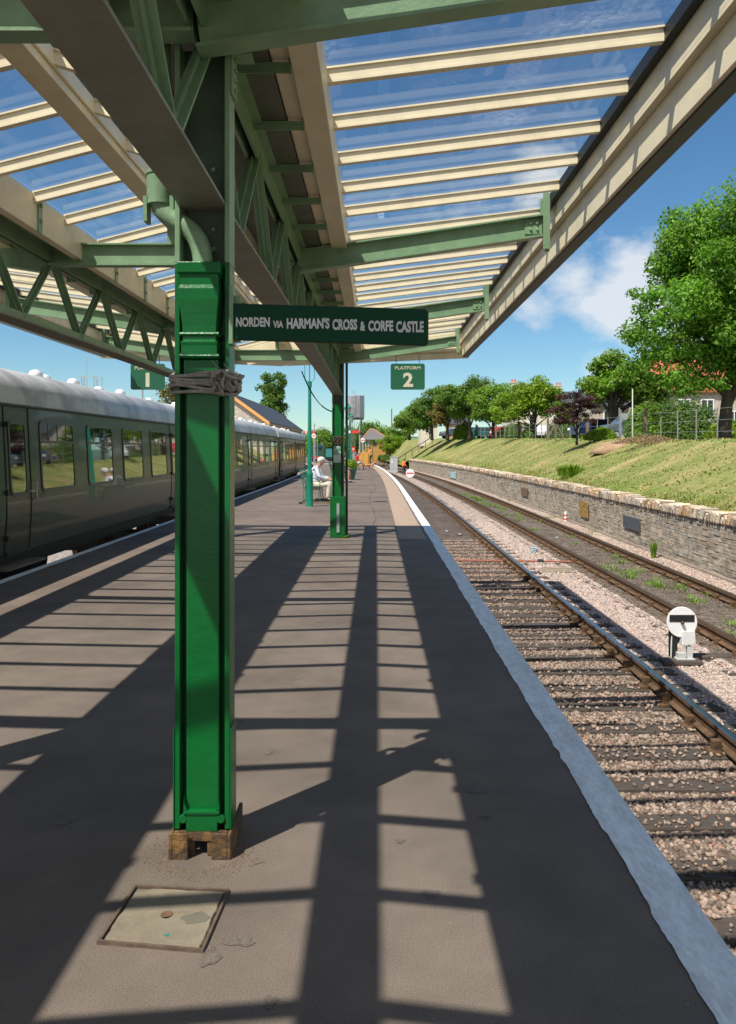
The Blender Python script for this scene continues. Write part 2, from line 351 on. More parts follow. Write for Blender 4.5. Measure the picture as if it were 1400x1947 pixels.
ribbon('platform_crack', lambda y: -.12 + bend(y)*.9 + .10*math.sin(y*.42) + .02*math.sin(y*2.1), lambda y: -.112 + .0002*y + bend(y)*.9 + .10*math.sin(y*.42) + .02*math.sin(y*2.1), 16.9, 60, .4, .003, flat('crack_tar', (.04,.036,.034), .9))
mb = MB(); x = -.25
for (ya, xa, xb) in ((26.5, -.55, .40), (20.7, -4.0, .5), (35.5, -.7, .4)):
    for i in range(14):
        u0 = xa + (xb-xa)*i/14; u1 = xa + (xb-xa)*(i+1)/14; o1 = .03*math.sin(i*1.3+ya); o2 = .03*math.sin((i+1)*1.3+ya)
        mb.add([(u0,ya+o1,.0032),(u1,ya+o2,.0032),(u1,ya+o2+.035,.0032),(u0,ya+o1+.035,.0032)], [(0,1,2,3)])
obj('platform_joints', mb, MATS['crack_tar'], kind='structure', recalc=False)

mb = MB(); zz = .0024
for (px, py, rx, ry) in ((400, 1820, .03, .05), (658, 1091, .13, .10), (455, 1790, .05, .03), (515, 1905, .02, .03), (905, 1500, .05, .06), (560, 1290, .03, .05), (230, 1300, .05, .08), (610, 1180, .04, .10),
                         (820, 1700, .03, .03), (700, 1250, .02, .04), (510, 1430, .025, .04), (120, 1560, .05, .05), (300, 1250, .07, .10), (470, 1100, .12, .2), (760, 1600, .02, .02), (490, 1640, .02, .015)):
    Yd = F*EYE/(py-PY); c = W(px, py, Yd); n = 18; o = random.uniform(0, 6)
    mb.add([(c.x + rx*math.cos(a)*(1+.22*math.sin(3*a+o)+.12*math.sin(7*a+o)), c.y + ry*math.sin(a)*(1+.22*math.sin(3*a+o)+.12*math.sin(5*a)), zz) for a in np.linspace(0, 2*math.pi, n+1)[:-1]], [tuple(range(n))])
obj('platform_stains', mb, mat('asphalt_stain', (.138,.107,.086), .82, var=.25, vscale=30, grain=(210,.34)), kind='structure', recalc=False)
# terrain: one ground sheet, track bed, embankment
mb = MB(); mb.add([(-6000,-3000,-1.9),(6000,-3000,-1.9),(6000,9000,-1.9),(-6000,9000,-1.9)], [(0,1,2,3)])
obj('ground', mb, YARD, kind='structure', recalc=False)
RAILX = {1: (1.82, 3.30), 2: (5.02, 6.50)}
WX = 7.75
def bed_h(X):                                  # shallow shoulders and dips between the tracks
    h = ZT - .035 + (.028 if 4.55 < X < 6.85 else 0)
    if X > 6.9: h += .03
    return h
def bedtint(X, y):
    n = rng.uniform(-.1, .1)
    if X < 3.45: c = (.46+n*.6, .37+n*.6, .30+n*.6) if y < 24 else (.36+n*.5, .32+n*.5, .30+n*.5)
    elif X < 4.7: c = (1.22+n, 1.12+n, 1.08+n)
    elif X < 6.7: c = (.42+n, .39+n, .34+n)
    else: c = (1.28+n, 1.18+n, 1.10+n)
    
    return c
gx = np.concatenate([np.arange(.9, 7.9, .2), [7.95]])
gy = np.concatenate([np.arange(0, 24, .2), np.arange(24, 190, .8)])
V = []; 
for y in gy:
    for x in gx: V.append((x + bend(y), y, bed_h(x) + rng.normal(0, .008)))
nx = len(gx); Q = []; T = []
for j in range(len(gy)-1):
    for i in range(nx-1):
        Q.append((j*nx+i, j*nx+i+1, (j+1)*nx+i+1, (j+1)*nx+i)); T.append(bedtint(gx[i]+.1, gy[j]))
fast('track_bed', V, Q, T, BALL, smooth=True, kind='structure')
# left yard beyond the coaches and beyond the platform end
mb = MB(); mb.add([(-60,-12,-1.32),(-4.0,-12,-1.32),(-4.0,60,-1.32),(1.0,86,-1.32),(-7,190,-1.32),(-60,190,-1.32)], [(0,1,2,3,4,5)])
obj('goods_yard', mb, BALL, kind='structure', recalc=False)

# loose ballast stones
def rock_proto(k):
    r = np.random.default_rng(k)
    phi = (1+5**.5)/2
    v = np.array([(-1,phi,0),(1,phi,0),(-1,-phi,0),(1,-phi,0),(0,-1,phi),(0,1,phi),(0,-1,-phi),(0,1,-phi),(phi,0,-1),(phi,0,1),(-phi,0,-1),(-phi,0,1)], float)
    v /= np.linalg.norm(v[0]); v *= r.uniform(.7, 1.25, (12, 1)); v *= np.array([1, r.uniform(.7,1), r.uniform(.55,.85)])
    f = np.array([(0,11,5),(0,5,1),(0,1,7),(0,7,10),(0,10,11),(1,5,9),(5,11,4),(11,10,2),(10,7,6),(7,1,8),(3,9,4),(3,4,2),(3,2,6),(3,6,8),(3,8,9),(4,9,5),(2,4,11),(6,2,10),(8,6,7),(9,8,1)])
    return v, f
protos = [rock_proto(k) for k in range(9)]
sleep_pitch = .70
SLP0 = 3.45
def on_sleeper(X, y):
    k = (y - SLP0) / sleep_pitch; d = abs(k - round(k)) * sleep_pitch
    return d < .125 and (1.3 < X < 3.85 or 4.45 < X < 7.05)
Vs = []; Fs = []; Ts = []; base = 0
def scatter(n, xa, xb, ya, yb, smin, smax, tf, power=1.0, avoid=True):
    global base
    for _ in range(n):
        X = rng.uniform(xa, xb); y = ya + (yb-ya) * rng.random()**power
        s = rng.uniform(smin, smax); z = bed_h(X) + rng.uniform(-.2, .35)*s
        if avoid and on_sleeper(X, y):
            if rng.random() < .84: continue
            z = ZT + s*.35
        v, f = protos[rng.integers(9)]; a = rng.uniform(0, 6.28); c, sn = math.cos(a), math.sin(a); b = rng.uniform(-.6,.6); cb, sb = math.cos(b), math.sin(b)
        M = np.array([[c,-sn,0],[sn,c,0],[0,0,1]]) @ np.array([[1,0,0],[0,cb,-sb],[0,sb,cb]])
        Vs.append((v*s) @ M.T + np.array([X + bend(y), y, z])); Fs.append(f + base); base += 12
        t = tf(X); Ts.append(np.tile(t, (20, 1)))
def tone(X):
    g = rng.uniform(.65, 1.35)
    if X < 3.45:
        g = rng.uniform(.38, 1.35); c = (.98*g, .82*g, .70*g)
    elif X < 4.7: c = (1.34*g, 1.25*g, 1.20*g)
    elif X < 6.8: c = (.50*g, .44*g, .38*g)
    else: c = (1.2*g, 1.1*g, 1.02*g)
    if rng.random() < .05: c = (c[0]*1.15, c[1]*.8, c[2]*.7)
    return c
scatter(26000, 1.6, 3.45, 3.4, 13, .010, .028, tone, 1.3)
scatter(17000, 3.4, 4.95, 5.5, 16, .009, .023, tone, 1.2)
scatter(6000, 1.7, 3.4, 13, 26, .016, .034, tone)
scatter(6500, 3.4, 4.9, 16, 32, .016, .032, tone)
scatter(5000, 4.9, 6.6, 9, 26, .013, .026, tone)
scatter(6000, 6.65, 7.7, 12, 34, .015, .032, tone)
fast('ballast_stones', np.concatenate(Vs), np.concatenate(Fs), np.concatenate(Ts), STONE, kind='stuff',
     label='loose pinkish grey ballast stones between and beside the two railway tracks', cat='ballast')

# sleepers with rail chairs
proto = thing('sleeper', (0,0,ZT), 'dark timber sleeper under the near track beside the platform', 'sleeper', 'sleepers of the near track')
mb = MB(); mb.box(-1.27,1.27,-.125,.125,ZT-.13,ZT); obj('timber', mb, SLEEP, proto, bevel=.008)
for sx in (-.74, .74):
    mb = MB(); mb.box(sx-.17, sx+.17, -.075, .075, ZT+.0, ZT+.035)
    for s in (-1, 1):
        mb.prism([(sx+s*.135, ZT+.03), (sx+s*.045, ZT+.03), (sx+s*.045, ZT+.115), (sx+s*.065, ZT+.115)], 'y', -.035, .035)
    mb.box(sx-.125, sx-.04, -.035, .035, ZT+.05, ZT+.13)
    obj('rail_chair', mb, RAILR, proto, bevel=.004)
cols = [((0.5*(RAILX[1][0]+RAILX[1][1])), 'dark timber sleeper under the near track beside the platform', 'sleepers of the near track', 76),
        ((0.5*(RAILX[2][0]+RAILX[2][1])), 'dark timber sleeper under the far track beside the stone wall', 'sleepers of the far track', 84)]
first = True
for (cx, lab, grp, n) in cols:
    for k in range(n):
        y = SLP0 + k*sleep_pitch + (3.5 if cx > 4 else 0)
        o = proto if first else copy_tree(proto, (0,0,0))
        first = False
        o.location = (cx + bend(y) + random.uniform(-.03,.03), y, ZT + random.uniform(-.012,.004) - (.022 if y > 19 or cx > 4 else 0)); o.rotation_euler = (0, 0, random.uniform(-.012,.012)); o['label'] = lab; o['group'] = grp
# rails
prof = [(-.068,0),(.068,0),(.068,.012),(.012,.03),(.011,.105),(.035,.118),(.035,.150),(-.035,.150),(-.035,.118),(-.011,.105),(-.012,.03),(-.068,.012)]
ry = list(np.arange(1, 30, 2.0)) + list(np.arange(30, 190, 3.0))
names = {(1,0): 'rail of the near track closest to the platform wall', (1,1): 'shiny steel rail of the near track, furthest from the platform',
         (2,0): 'rusty rail of the far track, on the platform side', (2,1): 'rusty rail of the far track, nearest the stone wall'}
for t in (1, 2):
    for i in (0, 1):
        x0 = RAILX[t][i]; th = thing('rail', (x0, 1, ZT+.035), names[(t, i)], 'rail')
        mb = MB(); mb.loft([[(x0 + bend(y) + p[0], y, ZT + .035 + p[1]) for p in prof] for y in ry]); obj('rail_web', mb, RAILR, th)
        mb = MB(); mb.loft([[(x0 + bend(y) + p[0], y, ZT + .035 + p[1]) for p in ((-.033,.148),(.033,.148),(.035,.158),(.026,.168),(-.026,.168),(-.035,.158))] for y in ry])
        obj('rail_head', mb, RAILS if t == 1 else RAILD, th, smooth=False)
# track under the coaches
th = thing('rail', (-5.2, 10, ZT), 'dull rail under the coaches on the train side, platform end of its sleepers', 'rail')
mb = MB(); mb.loft([[(-5.3 + bend(y) + p[0], y, ZT + .035 + p[1]) for p in prof] for y in ry]); obj('rail_web', mb, RAILR, th)

# embankment
def plat(y): return 1.88 + .0125*(y-28) if y > 28 else 1.88
def wallx(y): return WX + bend(y) + (max(0, y-118))*.085
us = [0, .35, .9, 1.6, 2.4, 3.2, 4.0, 4.7, 5.3, 6.2, 8, 12, 20, 40, 90, 220]
def bankz(u, y):
    p = plat(y); top = .02 + .004*max(0, 30-y)
    if y > 112: top = max(-1.2, .02 - (y-112)*.05)
    if u <= 5.0: s = u/5.0; z = top + (p-top)*(s*1.06 - .06*s*s*s)
    else: z = p + .0*(u-5)
    return z
yy = np.arange(-4, 260, .6); rows = []
for y in yy:
    rows.append([(wallx(y) + .28 + u, y, bankz(u, y) + (.05*math.sin(y*.5+u) + .03*math.sin(y*1.7+u*2) if 0 < u else 0)) for u in us])
V = [p for r in rows for p in r]; nx = len(us)
Q = [(j*nx+i, j*nx+i+1, (j+1)*nx+i+1, (j+1)*nx+i) for j in range(len(yy)-1) for i in range(nx-1)]
T = []
for j in range(len(yy)-1):
    for i in range(nx-1):
        c = (1,1,1)
        if i >= 7: c = (.75, 1.0, .8)
        if i <= 1: c = (.85, .95, .8)
        T.append(c)
fast('embankment', V, Q, T, GRASS, smooth=True, kind='structure')
# car park surface and lawns on the plateau
ribbon('car_park', lambda y: wallx(y) + 10, lambda y: wallx(y) + 34, 40, 150, 2.0, 0, ASPH)
cp = bpy.data.objects['car_park']
for v in cp.data.vertices: v.co.z = plat(v.co.y) + .02
# distant hill
mb = MB(); vs = []; n = 60
for i in range(n+1):
    x = -2600 + 5200*i/n; h = 60 + 22*math.sin(i*.35) + 8*math.sin(i*1.3) - 20*max(0, (i-34)/26)
    vs += [(x, 2100, -2), (x, 2500, h)]
mb.add(vs, [(2*i, 2*i+2, 2*i+3, 2*i+1) for i in range(n)])
obj('hills', mb, mat('far_hill', (.085,.15,.10), .95, var=.3, vscale=.012, tint=False), kind='structure')

# ------------------------------------------------------------------ platform canopy
CY0, CY1 = -4.5, 15.1                  # canopy ends
BARS0 = [-4.25, -.5, 3.21, 7.0, 10.75, 14.5]
BEAMS = [-4.25, -.5, 3.10, 7.0, 10.75, 14.5]
MID = -1.75
XI, XO, XV = .72, 1.50, 3.32           # inner beam, outer beam, valance (distance from the ridge line)
ZR, ZI, ZO, ZV = 3.69, 3.50, 3.57, 3.79  # heights of the glazing at ridge, inner beam, outer beam, valance
can = thing('platform_canopy', (MID, 5, 2.45), 'cream and sage green glazed canopy on steel trusses over the platform', 'canopy')
def S(sd, u):                          # the two halves differ by a few centimetres
    if .6 < u < .9: u += .05 if sd < 0 else -.05
    if sd < 0 and u > 3: u -= .12
    return MID + sd*u
# ridge beam
mb = MB(); mb.box(MID-.075, MID+.075, CY0, CY1, ZR-.17, ZR-.01); mb.box(MID-.095, MID-.077, CY0, CY1, ZR-.12, ZR-.03); mb.box(MID+.077, MID+.095, CY0, CY1, ZR-.12, ZR-.03)
obj('ridge_beam', mb, CREAM, can, bevel=.004)
LEADC = flat('grey_flashing', (.18,.18,.18), .6)
mb = MB(); mb.prism([(MID-.10, ZR+.004), (MID, ZR+.05), (MID+.10, ZR+.004), (MID, ZR+.03)], 'y', CY0, CY1); obj('ridge_flashing', mb, LEADC, can)
for sd in (-1, 1):
    # inner cream beam, with gutter sheet and outer beam
    a, b = sorted((S(sd, XI), S(sd, XI+.07)))
    mb = MB(); mb.box(a, b, CY0, CY1, ZI-.28, ZI-.02); obj('inner_beam', mb, CREAM, can, bevel=.004)
    a, b = sorted((S(sd, XO-.13), S(sd, XO)))
    mb = MB(); mb.box(a, b, CY0, CY1, ZO-.25, ZO-.02)
    a, b = sorted((S(sd, XO-.22), S(sd, XO-.132))); mb.box(a, b, CY0, CY1, ZO-.22, ZO-.10)
    obj('outer_beam', mb, CREAM, can, bevel=.004)
    a, b = sorted((S(sd, XI+.075), S(sd, XO-.225)))
    mb = MB(); mb.box(a, b, CY0, CY1, ZI-.17, ZI-.155)
    a, b = sorted((S(sd, XO-.235), S(sd, XO-.226))); mb.box(a, b, CY0, CY1, ZI-.154, ZO-.03)
    obj('gutter_soffit', mb, SOFFIT, can)
    for k in range(30):                # gutter straps under the sheet
        y = CY0 + .3 + k*.655
        if min(abs(y-q) for q in BEAMS) < .12 or y > CY1-.1: continue
        mb = MB(); a, b = sorted((S(sd, XI+.32), S(sd, XO-.13))); mb.box(a, b, y-.016, y+.016, ZI-.183, ZI-.172); mb.box(a, b, y-.003, y+.003, ZI-.215, ZI-.1835)
        a, b = sorted((S(sd, XO-.14), S(sd, XO-.128))); mb.box(a, b, y-.010, y+.010, ZI-.215, ZI-.06)
        obj('gutter_strap', mb, SAGE, can)
    for k, y in enumerate(BEAMS):      # small clips on the face of the inner beam
        for dy in (-.9, .9, 1.9):
            if not (CY0 < y+dy < CY1): continue
            mb = MB(); a, b = sorted((S(sd, XI-.012), S(sd, XI-.001))); mb.box(a, b, y+dy-.035, y+dy+.035, ZI-.29, ZI-.015)
            for zz in (-.08, -.20): mb.box(a-(.012 if sd > 0 else 0), b+(.012 if sd < 0 else 0), y+dy-.014, y+dy+.014, ZI+zz-.014, ZI+zz+.014)
            obj('beam_clip', mb, SAGE, can)
    # valance: gutter, upper board, ledge, lower board, dark outer lip
    def vb(u0, u1, z0, z1, y0=CY0, y1=CY1):
        if sd < 0: u0 -= .0; u1 -= .0
        m = MB(); a, b = sorted((S(sd, u0), S(sd, u1))); m.box(a, b, y0, y1, z0, z1); return m
    obj('valance_gutter', vb(XV-.085, XV-.0325, 3.700, 3.776), BLACK, can)
    m = vb(XV-.03, XV+.005, 3.555, 3.760); 
    obj('upper_valance_board', m, CREAM, can)
    m = vb(XV-.03, XV+.05, 3.530, 3.553); obj('valance_ledge', m, CREAM, can)
    m = vb(XV+.02, XV+.05, 3.315, 3.528); obj('lower_valance_board', m, CREAM, can)
    m = vb(XV+.052, XV+.150, 3.302, 3.70); obj('valance_outer_board', m, mat('valance_dark_green', (.030,.045,.030), .5, var=.15), can)
    # end valances, following the rafters
for ye, dd in ((CY1, 1), (CY0-.04, -1)):
    mb = MB(); n = 64
    for sd in (-1, 1):
        for (u0, u1, z0, z1) in ((0, XI, ZR, ZI), (XI, XO, ZI, ZO-.0), (XO, XV+.15, ZO, ZV)):
            nb = max(2, int((u1-u0)/.2))
            for k in range(nb):
                ua = u0+(u1-u0)*k/nb + (.0012 if k else 0); ub = u0+(u1-u0)*(k+1)/nb
                za = z0+(z1-z0)*k/nb; zb = z0+(z1-z0)*(k+1)/nb
                la = 3.13 + .14*ua/XV; lb = 3.13 + .14*ub/XV
                mb.hexa([(S(sd,ua),ye,la),(S(sd,ub),ye,lb),(S(sd,ub),ye+.03,lb),(S(sd,ua),ye+.03,la),(S(sd,ua),ye,za),(S(sd,ub),ye,zb),(S(sd,ub),ye+.03,zb),(S(sd,ua),ye+.03,za)])
    obj('end_valance', mb, CREAM, can)
    mb = MB()
    for sd in (-1, 1):
        mb.bar((S(sd,.0), ye-.03*dd, 3.30), (S(sd,XV), ye-.03*dd, 3.43), .05, .05)
    obj('end_moulding', mb, CREAM, can)
# glazing bars and panes
def gz(sd, which):
    return ((S(sd, .06), ZR-.01), (S(sd, XI), ZI)) if which == 'in' else ((S(sd, XO-.02), ZO), (S(sd, XV-.087), ZV-.002))
gb_y = [y + .40 + .60*k for y in BARS0 for k in range(6)]
gb_y = [y for y in gb_y if y < CY1 - .1]
rear = MB()
for y in gb_y:
    for sd in (-1, 1):
        for which in ('in', 'out'):
            (xa, za), (xb, zb) = gz(sd, which)
            mb = rear if y < -.2 else MB()
            mb.bar((xa, y, za-.045), (xb, y, zb-.045), .030, .060)
            mb.bar((xa, y+.004, za-.083), (xb, y+.004, zb-.083), .046, .014)
            mb.bar((xa, y-.021, za-.016), (xb, y-.021, zb-.016), .012, .010); mb.bar((xa, y+.021, za-.016), (xb, y+.021, zb-.016), .012, .010)
            if y >= -.2: obj('glazing_bar', mb, CREAM, can)
o = obj('glazing_bar', rear, CREAM, can); o['kind'] = 'stuff'
for ya, yb in zip([CY0] + BEAMS[1:], BEAMS[1:] + [CY1-.02]):
    for sd in (-1, 1):
        for which in ('in', 'out'):
            (xa, za), (xb, zb) = gz(sd, which)
            mb = MB(); xs = np.linspace(xa, xb, 4); nyy = 6; vs = []
            for j in range(nyy+1):
                for i in range(4):
                    t = i/3; vs.append((xa+(xb-xa)*t, ya+.01+(yb-ya-.02)*j/nyy, za+(zb-za)*t - .008 + random.uniform(-.0016,.0016)))
            mb.add(vs, [(j*4+i, j*4+i+1, (j+1)*4+i+1, (j+1)*4+i) for j in range(nyy) for i in range(3)])
            obj('glass_pane', mb, GLASS, can, smooth=True, recalc=False)
# cross beams (rolled steel joists) with end brackets and ridge posts
def ibeam(mb, a, b, h, wf=.10, t=.014):
    a = Vector(a); b = Vector(b); z = Vector((0,0,1))
    mb.bar(a + z*(h/2-t/2), b + z*(h/2-t/2), wf, t); mb.bar(a - z*(h/2-t/2), b - z*(h/2-t/2), wf, t); mb.bar(a, b, .012, h-2*t-.0008)
def bolts(mb, x, y, z, nxn=2, nz=2, p=.055, r=.014):
    for i in range(nxn):
        for j in range(nz):
            mb.lathe((0,0,0), [(r,0),(r,.006),(r*.6,.013)], 6)
            k = 18
            for q in range(len(mb.v)-k, len(mb.v)):
                v = mb.v[q]; mb.v[q] = (x + i*p + v[0], y - v[2], z + j*p + v[1])
CX = 1.075
for y in BEAMS:
    mb = MB(); ibeam(mb, (S(-1,CX-.02), y, 3.26), (S(1,CX-.02), y, 3.26), .19); obj('cross_beam', mb, SAGE, can)
    mb = MB(); mb.box(MID-.035, MID+.035, y-.03, y+.03, 3.36, ZR-.172); obj('ridge_post', mb, SAGE, can)
    for sd in (-1, 1):
        e = (S(sd, XV-.11), y, 3.515)
        mb = MB(); ibeam(mb, (S(sd, CX+.0), y, 3.20), e, .19); 
        obj('cantilever_beam', mb, SAGE, can)
        mb = MB(); a, b = sorted((S(sd, XV-.130), S(sd, XV-.090))); mb.box(a, b, y-.05, y-.038, 3.28, 3.78); mb.box(a+.012, b+.0, y-.037, y+.05, 3.30, 3.36) if False else None
        a, b = sorted((S(sd, XV-.145), S(sd, XV-.088))); mb.box(a, b, y-.065, y-.052, 3.30, 3.78)
        a2, b2 = sorted((S(sd, XV-.102), S(sd, XV-.088))); mb.box(a2, b2, y-.051, y+.06, 3.30, 3.78)
        a, b = sorted((S(sd, XV-.16), S(sd, XV-.10))); mb.box(a, b, y-.018, y-.006, 3.52, 3.74)
        obj('valance_bracket', mb, SAGE, can)
        mb = MB(); x0 = S(sd, XV-.28) if sd > 0 else S(sd, XV-.06) - .12
        x0 = S(sd, XV-.275) if sd > 0 else S(sd, XV-.16)
        mb.box(x0-.02, x0+.13, y-.016, y-.007, 3.44, 3.56); bolts(mb, x0+.03, y-.016, 3.475, 2, 2, .055)
        obj('bolt_plate', mb, SAGE, can)
# trusses along both column lines
COLX = {1: S(1, 1.068), -1: S(-1, 1.068)}
def chordz(y):
    k = ((y - 3.3) % 11.4) / 11.4; return 2.553 + .05*math.sin(math.pi*k)
for sd in (-1, 1):
    X = COLX[sd]; mb = MB(); mc = MB(); yy = np.arange(CY0+.1, CY1-.35, .38)
    for y0, y1 in zip(yy[:-1], yy[1:]):
        z0, z1 = chordz(y0), chordz(y1)
        mc.hexa([(X-.09,y0,z0),(X+.09,y0,z0),(X+.09,y1,z1),(X-.09,y1,z1),(X-.09,y0,z0+.014),(X+.09,y0,z0+.014),(X+.09,y1,z1+.014),(X-.09,y1,z1+.014)])
        for s in (-1, 1):
            xa = X + s*.02; xb = X + s*.034; a, b = min(xa,xb), max(xa,xb)
            mb.hexa([(a,y0,z0+.0145),(b,y0,z0+.0145),(b,y1,z1+.0145),(a,y1,z1+.0145),(a,y0,z0+.085),(b,y0,z0+.085),(b,y1,z1+.085),(a,y1,z1+.085)])
    obj('chord_plate', mc, mat('brown_grey', (.215,.205,.155), .5, var=.2, vscale=4, bump=.15, bscale=20), can)  # plate is a browner grey than the sage chord on it
    obj('lower_chord', mb, SAGE, can)
    mb = MB(); mb.box(X-.08, X+.08, CY0+.1, CY1-.25, 3.318, 3.33)
    for s in (-1, 1):
        a, b = sorted((X+s*.02, X+s*.034)); mb.box(a, b, CY0+.1, CY1-.25, 3.20, 3.317)
    obj('upper_chord', mb, SAGE, can)
    k0 = -6
    for k in range(-6, 10):
        yb = 3.3 + .64 + 1.265*k; yt = yb + .6325
        for (ya_, yb_) in ((yb, yt), (yt, yb+1.265)):
            if not (CY0+.2 < ya_ and yb_ < CY1-.3): continue
            mb = MB(); za = chordz(ya_)+.05 if ya_ == yb else 3.26; zb = 3.26 if yb_ == yt else chordz(yb_)+.05
            mb.bar((X, ya_, za), (X, yb_, zb), .075, .012, up=(0,1,0)); mb.bar((X-.0, ya_, za), (X-.0, yb_, zb), .010, .05, up=(0,1,0))
            obj('truss_diagonal', mb, SAGE, can)
    # bolted angle cleats where the truss meets the columns
print('canopy ok')

# ------------------------------------------------------------------ columns
YF = 3.19
def column(Yc, label, near=True):
    x = COLX[1]; y0, y1 = Yc-.085, Yc+.030
    th = thing('canopy_column', (x, Yc, 0), label, 'column', 'green canopy columns')
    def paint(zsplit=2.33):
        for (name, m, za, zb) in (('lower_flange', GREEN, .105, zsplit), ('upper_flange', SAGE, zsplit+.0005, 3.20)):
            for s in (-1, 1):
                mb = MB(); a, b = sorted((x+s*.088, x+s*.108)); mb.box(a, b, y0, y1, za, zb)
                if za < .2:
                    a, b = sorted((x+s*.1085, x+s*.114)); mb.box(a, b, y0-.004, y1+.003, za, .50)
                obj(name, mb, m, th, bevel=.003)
            mb = MB(); mb.box(x-.0875, x+.0875, Yc-.004, Yc+.010, za, zb); obj(name.replace('flange', 'web'), mb, m if m is GREEN else mat('shaded_sage', (.060,.095,.055), .5, var=.2), th)  # upper web gets a darker sage: shade between the flanges painted in
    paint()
    return th, x, y0, y1
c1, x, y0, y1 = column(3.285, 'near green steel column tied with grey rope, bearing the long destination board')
# downpipe casing with hopper head, mouldings and shoe
mb = MB(); mb.box(x-.066, x+.064, y0+.012, y0+.079, .14, 1.84); obj('downpipe_casing', mb, GREEN, c1, bevel=.006)
hop = [(.083,2.322),(.083,2.28),(.074,2.275),(.074,2.235),(.078,2.22),(.077,2.18),(.070,2.12),(.066,2.08),(.064,2.02),(.072,2.015),(.069,2.00),(.069,1.955),(.062,1.95)]
mb = MB(); rings = [[(x-.004-w_, y0-.03-(w_-.06)*1.2, z), (x-.004+w_, y0-.03-(w_-.06)*1.2, z), (x-.004+w_, y0+.079, z), (x-.004-w_, y0+.079, z)] for (w_, z) in hop]
mb.loft(rings); obj('hopper_head', mb, GREEN, c1, bevel=.003)
mb = MB(); mb.box(x-.068, x+.066, y0-.02, y0+.079, 1.845, 1.948); obj('casing_collar', mb, GREEN, c1, bevel=.004)
for z in (2.045, 1.960):
    mb = MB(); mb.tube([(x-.078, y0-.034, z-.0), (x+.072, y0-.034, z)], .0085, 8); mb.box(x-.077, x+.071, y0-.034, y0+.06, z-.006, z+.006); obj('moulding', mb, GREEN, c1, smooth=False)
mb = MB(); mb.box(x-.062, x+.060, y0-.006, y0+.078, .10, .165); mb.box(x-.072, x+.070, y0-.012, y0+.078, .168, .182)
n = 10
for s in (-1, 1):
    mb.lathe((0,0,0), [(.017,0),(.017,.02)], 10)
    for q in range(len(mb.v)-20, len(mb.v)):
        v = mb.v[q]; mb.v[q] = (x - .001 + s*.074 + v[0], y0 - v[2] + .012, .148 + v[1])
    mb.prism([(x-.001+s*.071,.183),(x-.001+s*.056,.183),(x-.001+s*.066,.205),(x-.001+s*.069,.235)], 'y', y0-.01, y0+.014)
obj('pipe_shoe', mb, GREEN, c1, bevel=.004)
bx0, bx1 = x-.125, x+.117
mb = MB()
mb.box(bx0, bx0+.014, y0-.03, y0+.26, -.02, .10); mb.box(bx1-.014, bx1, y0-.03, y0+.26, -.02, .10)
mb.box(bx0+.0145, bx0+.075, y0-.03, y0-.018, -.02, .102); mb.box(bx1-.075, bx1-.0145, y0-.03, y0-.018, -.02, .102)
mb.box(bx0+.016, bx1-.016, y0-.005, y0+.01, .06, .10); mb.box(bx0+.016, bx1-.016, y0+.14, y0+.15, -.02, .095)
mb.box(x-.06, x-.03, y0+.0, y0+.012, .0, .058); mb.box(x+.02, x+.05, y0+.0, y0+.012, .0, .058)
obj('base_casing', mb, RUST, c1, bevel=.003)
mb = MB(); 
for k in range(5): mb.box(x-.02+k*.001, x+.02, y0+.02+k*.02, y0+.03+k*.02, .0, .02)
# upper bolts, brackets and swan-neck pipe
mb = MB()
for z in (2.40, 2.48, 2.62, 2.72): 
    for dx in (-.03, .03): bolts(mb, x+dx, y0+.080, z, 1, 1, .05, .012)
obj('bolt_heads', mb, SAGE, c1)
mb = MB(); mb.box(x+.109, x+.118, y0+.005, y0+.10, 3.00, 3.22); mb.box(x+.109, x+.19, y0+.01, y0+.10, 3.155, 3.164) 
for z in (3.02, 3.06, 3.10, 3.14):
    mb.lathe((x+.118, y0+.055, z), [(.014,0),(.012,.012)], 6)
obj('angle_cleat', mb, SAGE, c1)
def bez(pts, n=24):
    P = [Vector(p) for p in pts]; o = []
    for i in range(n+1):
        t = i/n; q = P[:]
        while len(q) > 1: q = [q[k].lerp(q[k+1], t) for k in range(len(q)-1)]
        o.append(q[0])
    return o
px_ = x - .03
mb = MB(); top = Vector((x-.175, y0+.05, 3.45)); el = Vector((x-.178, y0+.05, 2.60))
mb.tube([top, el], .040, 14); mb.tube([el+Vector((0,0,-.03)), el+Vector((0,0,.09))], .052, 14); mb.tube([el+Vector((0,0,.088)), el+Vector((0,0,.10))], .056, 14)
mb.tube(bez([el, el+Vector((0,0,-.12)), (px_+.0, y0+.045, 2.52), (px_+.03, y0+.04, 2.42), (px_+.025, y0+.04, 2.30)]), .040, 14)
mb.box(el.x-.06, el.x-.045, el.y-.03, el.y+.03, 2.50, 2.60); mb.box(el.x+.045, el.x+.06, el.y-.03, el.y+.03, 2.50, 2.60)
obj('swan_neck_pipe', mb, SAGE, c1, smooth=True, angle=50)
